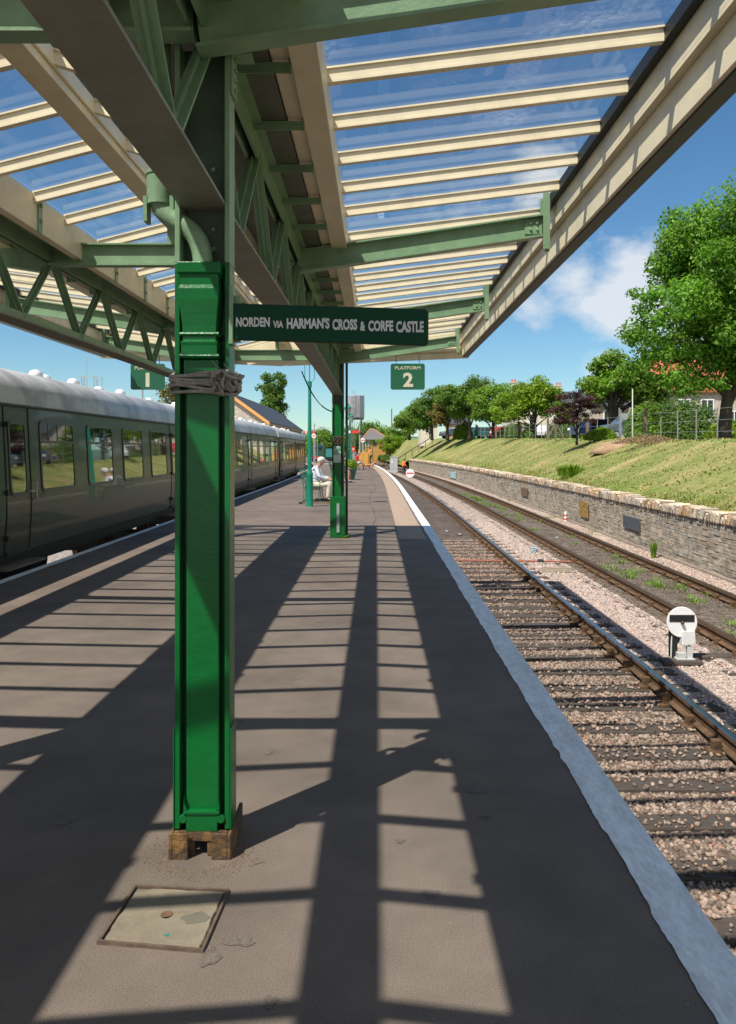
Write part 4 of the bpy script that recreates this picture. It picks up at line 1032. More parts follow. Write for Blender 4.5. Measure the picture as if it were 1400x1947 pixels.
    mb = MB(); mb.box(-.45, .45, LEN+.0, LEN+.42, .35, 2.25); mb.box(-.45,.45,-.42,0,.35,2.25); obj('gangway', mb, BLACK, th)
    for yb in (.85, 10.2, 18.8):
        mb = MB(); mb.box(1.2, 1.52, yb-.6, yb+.6, .02, .05); obj('footboard', mb, WOODP, th)
    for y_ in (5.9, 8.0, 9.4, 11.0, 13.4, 15.3, 17.3):
        mb = MB(); mb.hexa([(side(c)+a, b, c) for c in (.22, 1.0) for (a, b) in ((-.01,y_-.004),(.003,y_-.004),(.003,y_+.004),(-.01,y_+.004))]); obj('panel_seam', mb, MATS['coach_trim'], th)
    return th
TX = -4.83 - 1.4
c = coach('nearest dusty green coach with a pale roof, open to view left of the near column')
c.location = (TX, .85, ZT); 
for (ya, lab) in ((21.35, 'middle dusty green coach with a grey roof, seen right of the near column'), (41.9, 'furthest green coach, part hidden by the teal lamp post')):
    yb = ya + 19.7; xa, xb = TX + bend(ya), TX + bend(yb)
    copy_tree(c, (xa, ya, ZT), -math.atan2(xb-xa, 19.7) , lab)
    
ORG.clear
print('coaches ok')

# ------------------------------------------------------------------ trees
def tree(name, label, X, Y, Z0, H, blobs, nleaf, ls, lm, trunk_r=.18, lean=(0,0), cat='tree', group=None, bare=.25, clusters=60, shell=.55, bark=None, squash=1.0):
    th = thing(name, (X, Y, Z0), label, cat, group)
    r = np.random.default_rng(int(abs(X*131+Y*17)) + nleaf)
    b = np.array(blobs, float); b[:,3:6] *= 1.12; vol = (b[:,3]*b[:,4]*b[:,5])**.8; p = vol/vol.sum()
    ci = r.choice(len(b), clusters, p=p); d = r.normal(0,1,(clusters,3)); d /= np.linalg.norm(d,axis=1)[:,None]
    rad = r.random(clusters)[:,None]**.35*.92; cc = b[ci,:3] + d*rad*b[ci,3:6]
    crad = (b[ci,3:6].mean(1)*r.uniform(.24,.44,clusters))
    wts = crad**2; li = r.choice(clusters, nleaf, p=wts/wts.sum())
    e = r.normal(0,1,(nleaf,3)); e /= np.linalg.norm(e,axis=1)[:,None]; rr = r.random(nleaf)[:,None]**shell
    P = cc[li] + e*rr*crad[li][:,None]*np.array([1.15,1.15,.75*squash])
    nrm = e*.7 + r.normal(0,.55,(nleaf,3)) + np.array([0,0,.55]); nrm /= np.linalg.norm(nrm,axis=1)[:,None]
    t1 = np.cross(nrm, r.normal(0,1,(nleaf,3))); t1 /= np.linalg.norm(t1,axis=1)[:,None]; t2 = np.cross(nrm, t1)
    s = ls*r.uniform(.6,1.25,(nleaf,1)); off = np.array([X,Y,Z0])
    V = np.stack([P-t1*s, P-t2*s*.55, P+t1*s, P+t2*s*.55], 1).reshape(-1,3) + off
    Q = np.arange(nleaf*4).reshape(-1,4); g = r.uniform(.72,1.28,(nleaf,1)) * (r.uniform(.8,1.2,clusters)[li][:,None]); T = g*np.array([1,1,1]) * (1 + r.normal(0,.05,(nleaf,3)))
    fast('crown', V, Q, np.clip(T,.2,2), lm, th)
    mb = MB(); top = Vector((X+lean[0], Y+lean[1], Z0+H*.62)); bp_ = Vector((X,Y,Z0-.15))
    mb.tube(bez([bp_, bp_+Vector((lean[0]*.15,lean[1]*.15,H*.25)), top], 8), [trunk_r*(1.25 if k == 0 else 1)*(1-.085*k) for k in range(9)], 9)
    for q in r.choice(clusters, min(22, clusters), replace=False):
        t = r.uniform(bare, .95); s0 = bez([bp_, bp_+Vector((lean[0]*.15,lean[1]*.15,H*.25)), top], 20)[int(t*20)]; e_ = Vector(cc[q]) + Vector(off)
        if e_.z < s0.z - .3*H*.2: continue
        mb.tube(bez([s0, s0.lerp(e_, .4)+Vector((0,0,.04*H)), e_], 6), [trunk_r*.42*(1-.15*k) for k in range(7)], 5)
    obj('trunk', mb, bark or BARK, th, smooth=True)
    return th
def PT(px, Y): return (px-PX)*Y/F
# the big ash at the right
Y = 38; X = PT(1376, Y); g0 = 1.75
tree('ash_tree', 'tallest broad green tree at the right edge, towering over the embankment', X, Y, g0, 12.6,
     [(1.0,0,9.0,3.6,3.2,3.1),(-.9,-.4,7.2,3.0,2.8,2.2),(-2.9,0,5.6,1.8,2.0,1.4),(3.2,.5,7.2,3.2,3,3),(-2.6,0,3.5,1.7,1.8,1.0),(2.2,0,4.4,3.3,2.6,1.5),(-.4,.5,4.0,2.4,2.2,1.4),(-3.6,.3,6.6,1.1,1.2,.8),(-1.6,.2,9.6,1.7,1.8,1.5),(.4,-.8,5.2,2.6,2,1.8),(-3.6,.2,4.6,1.2,1.3,1.0),(3.6,-.5,5.0,2.4,2.2,1.8),(-1.8,-.6,2.9,1.9,1.6,.9),(.8,-.6,3.0,1.6,1.5,.8)],
     118000, .105, LEAF_ASH, .34, (1.0,0), clusters=240)
Y = 60; X = PT(1165, Y)
tree('round_tree', 'round green tree with a stout trunk left of the tallest tree', X, Y, 2.3, 7.2, [(0,0,4.3,2.0,2,1.9),(1.6,0,4.4,1.6,1.6,1.6),(-1.2,0,3.6,1.2,1.2,1.1),(2.6,0,3.4,1.5,1.5,1.5)], 15000, .15, LEAF_MID, .42, (0,0), clusters=70)
Y = 46; X = PT(1097, Y)
tree('purple_tree', 'small dark purple leaved tree with a thin straight trunk on the crest', X, Y, 1.95, 3.4, [(0,0,2.4,1.0,1,.6),(-.8,0,1.7,.9,.8,.35),(.7,0,1.8,.9,.8,.4),(0,0,1.2,1.1,.9,.25)], 5200, .065, LEAF_PUR, .075, (0,0), clusters=55, bark=BLACK, squash=.6)
Y = 70; X = PT(1018, Y)
tree('bright_tree', 'bright lime green spreading tree with a forked trunk between the two chimneys', X, Y, 2.45, 5.0, [(0,0,3.5,2.0,2,1.4),(-2.0,0,2.7,1.6,1.6,1.0),(2.2,0,2.6,1.7,1.6,.9),(-3.0,0,1.8,1.0,1,.8)], 14000, .12, leafmat('spring_leaf', (.22,.32,.028), (.16,.26,.028)), .17, clusters=80)
Y = 84; X = PT(938, Y)
tree('broad_tree', 'broad mid green tree left of the left chimney', X, Y, 2.6, 6.8, [(0,0,4.2,2.2,2,1.9),(1.2,0,3.2,1.8,1.6,1.4),(-.8,0,3,1.8,1.6,1.3)], 12000, .14, LEAF_MID, .22, clusters=70)
Y = 92; X = PT(893, Y)
tree('tall_dark_tree', 'tall dark green tree, highest of the row behind the fence', X, Y, 2.7, 8.0, [(0,0,4.6,2.5,2.2,2.3),(-1.6,0,4.3,1.9,2,1.9),(1.9,0,3.4,1.6,1.6,1.7)], 14000, .14, LEAF_DARK, .24, clusters=80)
Y = 96; X = PT(851, Y)
tree('russet_tree', 'green tree with russet brown tips on its left side', X, Y, 2.7, 6.5, [(0,0,3.8,2.0,2,2.0),(1.0,0,4.6,1.6,1.6,1.6),(-.8,0,2.9,1.4,1.4,1.1)], 12000, .14, LEAF_RED, .2, clusters=70)
Y = 104; X = PT(822, Y)
tree('upright_tree', 'green tree standing left behind the russet tree', X, Y, 2.8, 6.8, [(0,0,4.2,1.9,2,2.2),(-1.6,0,3.0,1.6,1.6,1.5)], 9000, .15, LEAF_DARK, .2, clusters=60)
Y = 112; X = PT(779, Y)
tree('edge_tree', 'dense green tree at the left end of the crest row', X, Y, 2.9, 5.2, [(0,0,2.6,2.1,2,1.9),(1.8,0,3.0,1.6,1.6,1.7),(-1.3,0,1.7,1.3,1.3,1.2)], 10000, .15, LEAF_MID, .2, clusters=60)
p = Vector((PT(742, 116), 116, .0))
tree('slope_tree', 'small bright green tree on the slope beside the ochre building', p.x, p.y, .5, 3.2, [(0,0,1.9,1.6,1.3,1.0),(.5,0,1.3,1.3,1.2,.7)], 6500, .11, LEAF_LIME, .1, clusters=45)
# poplar-like tree behind the goods shed, tree left of the column
Y = 172; X = PT(518, Y)
tree('conical_tree', 'tall pointed dark green tree behind the stone goods shed', X, Y, -1.5, 19, [(0,0,16.0,2.4,2.2,3.2),(.8,0,13.5,2.2,2.2,2.4),(-.9,0,13,2.2,2,2.2),(-.2,0,11.0,3.0,2.6,3.2),(0,0,7,3.4,3,3.6),(-2.2,0,8.0,2,2,1.6),(1.5,0,5,2.6,2.4,2.6),(.3,0,14,2.2,2.2,3),(0,0,9.2,3.1,3,3)], 36000, .27, LEAF_DARK, .4, clusters=260)
Y = 58; X = PT(330, Y)
tree('olive_tree', 'thin olive brown tree above the coach roof left of the near column', X, Y, -1.3, 8.2, [(0,0,6.6,1.3,1.2,1.2),(.4,0,5.0,1.8,1.6,1.3),(-1.0,0,5.2,.7,.7,.9)], 5000, .10, LEAF_OLD, .12, clusters=60)
for k, (px, Y, H, r_) in enumerate(((624,230,9,5),(690,215,10,4),(712,220,11,4.4),(735,215,9.5,4),(664,240,9,5),(604,260,8,6),(752,190,8,3),(572,300,7,6))):
    X = PT(px, Y); tree('woodland_tree', 'round green tree in the distant row beyond the station, in gap number of its own' if False else
        ['round green tree behind the round stone tower','dark green tree right of the water tank','roundest green tree above the ochre signal box roof','green tree between the signal box and the crest row','green tree hidden behind the water tank','low green tree at the far left of the distant row','low bushy tree touching the crest row','faint green tree over the shed eaves'][k],
        X, Y, -1.5, H, [(0,0,H*.62,r_,r_,H*.34),(r_*.5,0,H*.45,r_*.8,r_*.8,H*.3),(-r_*.5,0,H*.42,r_*.8,r_*.8,H*.3)], 4500, .30, LEAF_DARK if k % 2 else LEAF_MID, .2, group='distant trees beyond the station', clusters=50)
# hedge and bushes behind the fence
def bush(name, label, X, Y, Z0, rx, ry, rz, n, ls, m, cat='bush', group=None):
    r = np.random.default_rng(int(abs(X*31+Y*7))); e = r.normal(0,1,(n,3)); e /= np.linalg.norm(e,axis=1)[:,None]
    e[:,2] = np.abs(e[:,2])*1.0; P = e*r.random((n,1))**.25*np.array([rx,ry,rz]); P *= 1 + .12*np.sin(P[:,:1]*5+P[:,1:2]*4)
    nrm = e + r.normal(0,.5,(n,3)); nrm /= np.linalg.norm(nrm,axis=1)[:,None]
    t1 = np.cross(nrm, r.normal(0,1,(n,3))); t1 /= np.linalg.norm(t1,axis=1)[:,None]; t2 = np.cross(nrm,t1); s = ls*r.uniform(.6,1.3,(n,1))
    V = np.stack([P-t1*s,P-t2*s*.55,P+t1*s,P+t2*s*.55],1).reshape(-1,3)+np.array([X,Y,Z0]); g = r.uniform(.65,1.3,(n,1))
    return fast(name, V, np.arange(n*4).reshape(-1,4), g*np.ones((1,3)), m, label=label, cat=cat, group=group)
for k, (px, Y, rx, rz, m, lab) in enumerate(((1226,52,1.25,2.3,LEAF_MID,'mid green hedge bush right behind the grey van'),(1268,54,2.1,2.5,LEAF_DARK,'dark hedge bush in the shade of the tallest tree'),(1312,53,2.1,2.6,LEAF_DARK,'dark hedge bush left of the leaning trunk'),
        (1075,66,1.6,1.7,LEAF_DARK,'dark hedge bush behind the purple tree'),(1100,66,1.8,1.6,LEAF_MID,'green hedge bush between purple tree and round tree'),(1142,47,.9,.65,LEAF_LIME,'low bright bush in front of the round tree'),(1385,50,1.3,1.1,LEAF_LIME,'bright low bush in front of the stone house'),
        (882,98,1.2,1.9,LEAF_LIME,'bright bush in front of the ochre house'),(985,92,2.6,1.7,LEAF_DARK,'dark bush beside the car park'),(800,160,1.2,.9,LEAF_DARK,'clipped round bush beside the ochre signal box'))):
    X = PT(px, Y) if px != 800 else PT(731, 150); Y_ = Y if px != 800 else 150
    bush('bush', lab, X, Y_, plat(Y_) if px != 800 else -.4, rx, rx*.8, rz, 5000, .10 if Y_ < 90 else .14, m, group='bushes behind the fence')
print('trees ok')

# ------------------------------------------------------------------ fence on the crest
fence = thing('wire_fence', (wallx(60)+5.8, 60, plat(60)), 'grey post and wire fence along the top of the embankment', 'fence')
def fz(y): return plat(y)
k = 0; y = 30.0; fy = []
while y < 116: fy.append(y); y += 2.1
for i, y in enumerate(fy):
    xx = wallx(y)+5.7; mb = MB(); zb = fz(y)
    if i % 5 == 0: mb.box(xx-.08, xx+.08, y-.08, y+.08, zb-.3, zb+1.55); m = WOODP
    else: mb.box(xx-.022, xx+.022, y-.022, y+.022, zb-.3, zb+1.3); m = mat('fence_post_grey', (.22,.22,.20), .7)
    obj('post', mb, m, fence)
mb = MB()
for zz in (.35, .8, 1.25):
    mb.tube([(wallx(y)+5.7, y-.0, fz(y)+zz) for y in fy], .006, 4)
obj('wire', mb, STEEL, fence)
p = Vector((PT(1057, 55), 55, plat(55)))
th = thing('straining_post', p, 'timber A shaped straining post standing in front of the fence', 'post')
for s in (-1, 0, 1):
    mb = MB(); mb.bar(p + Vector((s*.62, 0, -.1)), p + Vector((0, 0, 1.15 if s else 1.7)), .10, .10, up=(0,1,0)); obj('strut' if s else 'upright', mb, WOODP, th)
# stair handrail up the slope near the signal cabinet
mb = MB(); a = Vector((PT(733,100),100,-.9)); b_ = Vector((PT(822,100),100,2.75))
th = thing('stair_rail', a, 'dark handrail climbing the grassy slope beyond the wall end', 'handrail')
mb.bar(a+Vector((0,0,.3)), b_+Vector((0,0,.3)), .10, .10)
for t in np.linspace(0,1,8): q = a.lerp(b_, t); mb.bar(q-Vector((0,0,.6)), q+Vector((0,0,.3)), .07, .07)
obj('rail_bar', mb, flat('dark_timber', (.06,.05,.04), .8), th)

# ------------------------------------------------------------------ buildings
def house(name, label, x0, x1, y0, y1, z0, ze, zr, wm, rm, ridge='x', wins=(), chim=(), cat='house', eave=.3, group=None):
    th = thing(name, ((x0+x1)/2, y0, z0), label, cat, group)
    mb = MB()
    if ridge == 'x':
        mb.prism([(y0,z0),(y1,z0),(y1,ze),((y0+y1)/2,zr),(y0,ze)], 'x', x0, x1)
    else: mb.prism([(x0,z0),(x1,z0),(x1,ze),((x0+x1)/2,zr),(x0,ze)], 'y', y0, y1)
    obj('wall', mb, wm, th)
    mb = MB(); t = .14
    if ridge == 'x':
        ym = (y0+y1)/2; s = (zr-ze)/(ym-y0)
        for sg in (-1, 1):
            ye = ym + sg*((y1-y0)/2+eave); z_ = zr - s*abs(ye-ym)
            mb.hexa([(x0-eave,ym,zr+.01),(x1+eave,ym,zr+.01),(x1+eave,ye,z_+.01),(x0-eave,ye,z_+.01),(x0-eave,ym,zr+t),(x1+eave,ym,zr+t),(x1+eave,ye,z_+t),(x0-eave,ye,z_+t)])
    else:
        xm = (x0+x1)/2; s = (zr-ze)/(xm-x0)
        for sg in (-1, 1):
            xe = xm + sg*((x1-x0)/2+eave); z_ = zr - s*abs(xe-xm)
            mb.hexa([(xm,y0-eave,zr+.01),(xm,y1+eave,zr+.01),(xe,y1+eave,z_+.01),(xe,y0-eave,z_+.01),(xm,y0-eave,zr+t),(xm,y1+eave,zr+t),(xe,y1+eave,z_+t),(xe,y0-eave,z_+t)])
    rf = obj('roof', mb, rm, th)
    for (cx, cy, cz, h_) in chim:
        mb = MB(); mb.box(cx-.5, cx+.5, cy-.35, cy+.35, cz, cz+h_); mb.box(cx-.57, cx+.57, cy-.42, cy+.42, cz+h_+.003, cz+h_+.12)
        ch = obj('chimney', mb, flat('pale_chimney', (.62,.56,.47), .85, var=.2), th)
        for s in (-.22, .22):
            mb = MB(); mb.lathe((cx+s, cy, cz+h_+.12), [(.17,0),(.13,.35),(.16,.37),(.16,.42)], 10); obj('chimney_pot', mb, flat('terracotta', (.55,.15,.07), .8), ch)
    for (cx, cz, w_, h_) in wins:
        mb = MB(); f_ = .09; yy = y0
        for (a, b, c_, d) in ((cx-w_/2,cx+w_/2,cz+h_/2-f_,cz+h_/2),(cx-w_/2,cx+w_/2,cz-h_/2,cz-h_/2+f_),(cx-w_/2,cx-w_/2+f_,cz-h_/2+f_+.001,cz+h_/2-f_-.001),(cx+w_/2-f_,cx+w_/2,cz-h_/2+f_+.001,cz+h_/2-f_-.001),(cx-f_/3,cx+f_/3,cz-h_/2+f_+.001,cz+h_/2-f_-.001)):
            mb.box(a, b, yy-.06, yy+.02, c_, d)
        wn = obj('window', mb, WHITE, th); mb = MB(); mb.box(cx-w_/2+f_, cx+w_/2-f_, yy-.02, yy+.015, cz-h_/2+f_, cz+h_/2-f_); obj('pane', mb, DARKGL, wn)
    return th
# goods shed beside the train
gs = house('goods_shed', 'long pale stone goods shed with slate roof and orange barge boards behind the coaches', -22.4, -13.0, 97, 142, -1.4, 4.9, 8.3, WALLST, SLATE, 'y', cat='building', eave=.35)
mb = MB(); xm = -17.7; s = (8.3-4.9)/4.7
for sg in (-1, 1):
    xe = xm + sg*5.1; z_ = 8.3 - s*5.1
    mb.hexa([(xm,96.55,8.02),(xm,96.64,8.02),(xe,96.64,z_-.28),(xe,96.55,z_-.28),(xm,96.55,8.46),(xm,96.64,8.46),(xe,96.64,z_+.16),(xe,96.55,z_+.16)])
obj('barge_board', mb, flat('orange_barge', (.72,.36,.10), .6), gs)
mb = MB(); mb.box(-22, -13.3, 96.8, 96.99, 4.35, 4.6); obj('lintel', mb, WHITE, gs)
mb = MB(); mb.box(-22, -13.3, 96.85, 96.99, 2.2, 4.34); obj('door_panel', mb, flat('pale_blue_panel', (.30,.36,.38), .6), gs)
mb = MB(); mb.box(-12.99,-12.7, 97.5, 141.5, 4.45, 4.75); obj('eaves_board', mb, flat('buff_board', (.45,.34,.17), .7), gs)
mb = MB()
for k in range(15): mb.box(-12.999, -12.85, 98.5+k*2.9, 98.8+k*2.9, -1.3, 4.4)
obj('buttress', mb, DRYSTONE, gs)
# round stone engine shed remains / turret left
p = Vector((PT(607, 240), 240, -1.4)); th = thing('stone_tower', p, 'low round grey stone tower with a flat top beyond the platforms', 'tower')
mb = MB(); mb.lathe(p, [(3.0,0),(3.0,7.6),(3.3,7.7),(3.3,8.3),(2.9,8.4)], 24); obj('wall', mb, flat('dark_limestone', (.17,.16,.145), .9, var=.35, vscale=1, bump=.5, bscale=5), th)
mb = MB(); mb.lathe(p+Vector((0,0,8.4)), [(2.9,0),(2.0,.35)], 24); obj('roof', mb, flat('tower_roof', (.26,.25,.23), .8), th)
mb = MB()
for k in range(9):
    a = -math.pi/2 + (k-4)*.32; q = p + Vector((math.cos(a)*3.02, math.sin(a)*3.02, 5.0)); mb.box(q.x-.25, q.x+.25, q.y-.1, q.y+.1, q.z, q.z+1.6)
obj('window_opening', mb, DARKGL, th)
# low shed right of the tower
house('engine_shed', 'low grey roofed shed between the tower and the far column', PT(611,230), PT(641,230), 230, 250, -1.4, 3.0, 4.8, flat('grey_boards', (.25,.25,.235), .8), flat('grey_sheet_roof', (.20,.20,.20), .7), 'x', cat='shed')
# signal box
xc = PT(712, 150); sb = thing('signal_box', (xc, 150, -.6), 'small ochre boarded signal box with a hipped grey roof and white window', 'signal box')
x0, x1, ya, yb = PT(690,150), PT(736,150), 150, 155.0
mb = MB(); mb.box(x0+.4, x1-.2, ya, yb, -.9, 3.3); obj('wall', mb, ORANGEW, sb)
mb = MB()
for k in range(17): mb.box(x0+.38, x1-.18, ya-.03, ya-.002, -.8+k*.235, -.8+k*.235+.02)
obj('board_shadow_line', mb, flat('ochre_shadow_line', (.25,.13,.04), .8), sb)
mb = MB(); xm0, xm1 = x0+1.3, x0+1.9; ym = 152.5; ze, zr = 3.25, 5.3
v = [(x0-.3,ya-.5,ze),(x1+.6,ya-.5,ze),(x1+.6,yb+.5,ze),(x0-.3,yb+.5,ze),(xm0,ym,zr),(xm1,ym,zr)]
mb.add(v, [(0,1,5,4),(1,2,5),(2,3,4,5),(3,0,4),(3,2,1,0)]); obj('roof', mb, flat('grey_slates', (.13,.125,.12), .75, var=.2), sb)
mb = MB(); mb.tube([v[4], v[0]], .09, 6); mb.tube([v[5], v[1]], .09, 6); mb.tube([v[5], v[2]], .09, 6); mb.tube([v[4], v[5]], .09, 6); obj('ridge_tiles', mb, flat('orange_ridge', (.50,.20,.09), .8), sb)
mb = MB(); cx, cz = PT(698.5,150), EYE+(PY-841)*150/F; mb.box(cx-.34, cx+.34, ya-.09, ya-.035, cz-.75, cz+.75); wn = obj('window', mb, WHITE, sb)
mb = MB(); 
for i in (-1,1):
    for j in (-1,0,1): mb.box(cx+i*.15-.11, cx+i*.15+.11, ya-.10, ya-.092, cz+j*.46-.19, cz+j*.46+.19)
obj('pane', mb, DARKGL, wn)
cx, cz = PT(713,150), EYE+(PY-842)*150/F; mb = MB(); mb.box(cx-.32, cx+.32, ya-.09, ya-.035, cz-.55, cz+.55); wn = obj('window', mb, flat('frame_green', (.03,.12,.06), .5), sb)
mb = MB(); mb.box(cx-.25, cx+.25, ya-.10, ya-.092, cz-.46, cz+.46); obj('pane', mb, DARKGL, wn)
mb = MB()
for px in (704, 709, 698): q = PT(px,148); mb.tube([(q,148,-.6),(q,148,3.2)], .07, 6)
obj('veranda_post', mb, GREEN, sb)
# houses above the embankment
def HW_(pxl, pxr, Y): return PT(pxl, Y), PT(pxr, Y)
a, b = HW_(975, 1095, 120)
house('terrace_house', 'pale house with two tall white chimneys behind the bright tree', a, b, 120, 130, 2.0, 8.0, 10.2, RENDERW, SLATE, 'x', wins=[(a+3,5.8,1.2,1.3),(a+6.5,5.8,1.2,1.3)], chim=[(PT(981,122), 124.2, 9.3, 2.3), (PT(1068,122), 124.2, 8.9, 2.2)])
a, b = HW_(856, 893, 125)
house('ochre_house', 'ochre rendered house with a white window seen under the crest trees', a, b, 125, 133, 2.0, 5.4, 7.2, ORANGEW, SLATE, 'x', wins=[((a+b)/2-.2,4.6,1.5,1.1)])
a, b = HW_(800, 832, 130)
house('white_house', 'white house front seen left of the russet tree trunk', a, b, 130, 137, 2.0, 5.6, 7.0, RENDERW, SLATE, 'x', wins=[((a+b)/2,4.6,1.3,1.1)])
a, b = HW_(1128, 1255, 72)
house('stone_cottage', 'pale stone house with slate roof behind the round tree', a, b, 72, 80, 2.2, 5.4, 6.9, WALLST, SLATE, 'x', wins=[(a+1.4,4.4,1,1.2),(a+3.6,4.4,1,1.2),(a+5,3.2,1,1.2)])
a, b = HW_(1268, 1480, 60)
house('tiled_house', 'stone house with orange tiled roof and blue door behind the tallest tree', a, b, 60, 69, 2.2, 5.9, 8.6, WALLST, TILE, 'x', wins=[(PT(1345,60),4.6,1.0,1.3),(PT(1300,60),4.6,1.0,1.3),(PT(1396,60),3.4,.9,2.0)])

# ------------------------------------------------------------------ vehicles in the car park
def car(name, label, px, Y, col, L_=4.1, Wd=1.7, H=1.5, van=False, ang=0.0):
    th = thing(name, (0,0,0), label, 'van' if van else 'car', 'vehicles in the car park')
    m = mat('car_paint_%d' % len(MATS), col, .25, var=.03, coat=.6)
    h2 = L_/2; H = 1.75 if van else H
    sidep = [(-h2,.35),(-h2,.80),(-h2+.1,.95),(-h2+.9,1.02),(-h2+1.5,H-.02),(-h2+1.8,H),(h2-.9,H),(h2-.35,H-.12),(h2-.08,1.0),(h2,.85),(h2,.35)] if not van else \
            [(-h2,.38),(-h2,.85),(-h2+.1,1.0),(-h2+.8,1.12),(-h2+1.35,H-.05),(-h2+1.7,H),(h2-.4,H),(h2-.1,H-.15),(h2,1.1),(h2,.38)]
    def wdt(z): return Wd/2*(1 if z < 1.0 else 1 - .22*(z-1.0)/(H-1.0))
    mb = MB(); mb.loft([[(x_, -wdt(z), z) for x_, z in sidep], [(x_, -wdt(z)*.9 , z) for x_, z in sidep][:0] or [(x_, wdt(z), z) for x_, z in sidep]]); body = obj('body', mb, m, th, bevel=.05)
    for s in (-1, 1):
        za, zb = 1.04, H-.14; ya_, yb_ = s*(wdt(za)+.004), s*(wdt(zb)+.004)
        xs = (-h2+1.05, -h2+1.62, h2-.95 if not van else h2-.3, h2-.4 if not van else h2-.2)
        for (xa, xb, xc_, xd) in ((xs[0], xs[1], (xs[1]+xs[2])/2-.05, (xs[1]+xs[2])/2-.05), ((xs[1]+xs[2])/2+.05, (xs[1]+xs[2])/2+.05, xs[2], xs[3])):
            mb = MB(); mb.add([(xa,ya_,za),(xd,ya_,za),(xc_,yb_,zb),(xb,yb_,zb)], [(0,1,2,3)])
            obj('side_window', mb, DARKGL, th, recalc=False)
    for xa in (-h2+.75, h2-.75):
        for s in (-1, 1):
            mb = MB(); c = [(xa+.31*math.cos(2*math.pi*i/16), .31+.31*math.sin(2*math.pi*i/16)) for i in range(16)]; a_, b_ = sorted((s*(Wd/2-.18), s*(Wd/2+.02))); mb.prism(c, 'y', a_, b_)
            wh = obj('wheel', mb, flat('tyre_rubber', (.02,.02,.02), .8), th); mb = MB(); c = [(xa+.19*math.cos(2*math.pi*i/12), .31+.19*math.sin(2*math.pi*i/12)) for i in range(12)]; a_, b_ = sorted((s*(Wd/2+.021), s*(Wd/2+.035))); mb.prism(c, 'y', a_, b_); obj('rim', mb, STEEL, wh)
    for s in (-1, 1):
        mb = MB(); mb.box(-h2-.01, -h2+.08, s*.62-.16, s*.62+.16, .68, .84); obj('headlight', mb, WHITE, th)
        mb = MB(); mb.box(h2-.06, h2+.012, s*.68-.10, s*.68+.10, .75, .98); obj('tail_light', mb, flat('tail_red', (.5,.02,.02), .3), th)
    mb = MB(); mb.add([(-h2+.98,-wdt(1.06)*.88,1.075),(-h2+.98,wdt(1.06)*.88,1.075),(-h2+1.46,wdt(H-.1)*.9,H-.08),(-h2+1.46,-wdt(H-.1)*.9,H-.08)], [(0,1,2,3)]); obj('windscreen', mb, DARKGL, th, recalc=False)
    th.location = (PT(px, Y), Y, plat(Y)+.02); th.rotation_euler = (0,0,ang)
car('parked_van', 'grey blue people carrier parked left of the green hedge', 1203, 58, (.10,.135,.17), van=True, L_=4.3)
car('parked_car', 'dark blue car half hidden behind the round tree trunk', 1135, 62, (.02,.03,.09), ang=.3)
car('parked_car', 'silver grey car parked in front of the ochre house', 866, 108, (.35,.38,.42), ang=.2)
car('parked_car', 'dark car right of the silver one', 897, 106, (.03,.035,.04), ang=.1)
car('parked_car', 'teal green car at the middle of the car park', 914, 104, (.02,.13,.13), ang=.1)
car('parked_car', 'red car behind the fence left of the wooden post', 948, 100, (.45,.03,.03), ang=1.3)
car('parked_car', 'pale blue car near the bright tree', 988, 96, (.12,.2,.36), ang=.2)
car('parked_car', 'black car with an orange light right of the bright tree trunk', 1007, 92, (.02,.02,.025), ang=.2)
car('parked_car', 'white backed car by the straining post', 1036, 90, (.5,.5,.5), ang=1.2)
print('cars ok')

# ------------------------------------------------------------------ people
def skinned(name, pts, edges, rad, m, parent, sub=2, root=0):
    me = bpy.data.meshes.new(name); off = ORG[parent.name]
    me.from_pydata([tuple(Vector(p)-off) for p in pts], edges, [])
    o = bpy.data.objects.new(name, me); COL.objects.link(o); o.parent = parent; ORG[o.name] = off
    sk_ = o.modifiers.new('skin', 'SKIN'); sk_.use_smooth_shade = True
    lay = me.skin_vertices[0].data if len(me.skin_vertices) else None
    if lay is None:
        bm = bmesh.new(); bm.from_mesh(me); bm.verts.layers.skin.verify(); bm.to_mesh(me); bm.free(); lay = me.skin_vertices[0].data
    for i, r_ in enumerate(rad):
        rr = (r_, r_) if isinstance(r_, (int, float)) else r_
        lay[i].radius = rr; lay[i].use_root = (i == root)
    s = o.modifiers.new('sub', 'SUBSURF'); s.levels = sub; s.render_levels = sub
    me.materials.append(m); dg = bpy.context.evaluated_depsgraph_get(); dg.update()
    me2 = bpy.data.meshes.new_from_object(o.evaluated_get(dg)); o.modifiers.clear(); o.data = me2
    if not len(me2.materials): me2.materials.append(m)
    settint(me2, [(1,1,1)]*len(me2.polygons))
    for p_ in me2.polygons: p_.use_smooth = True
    return o
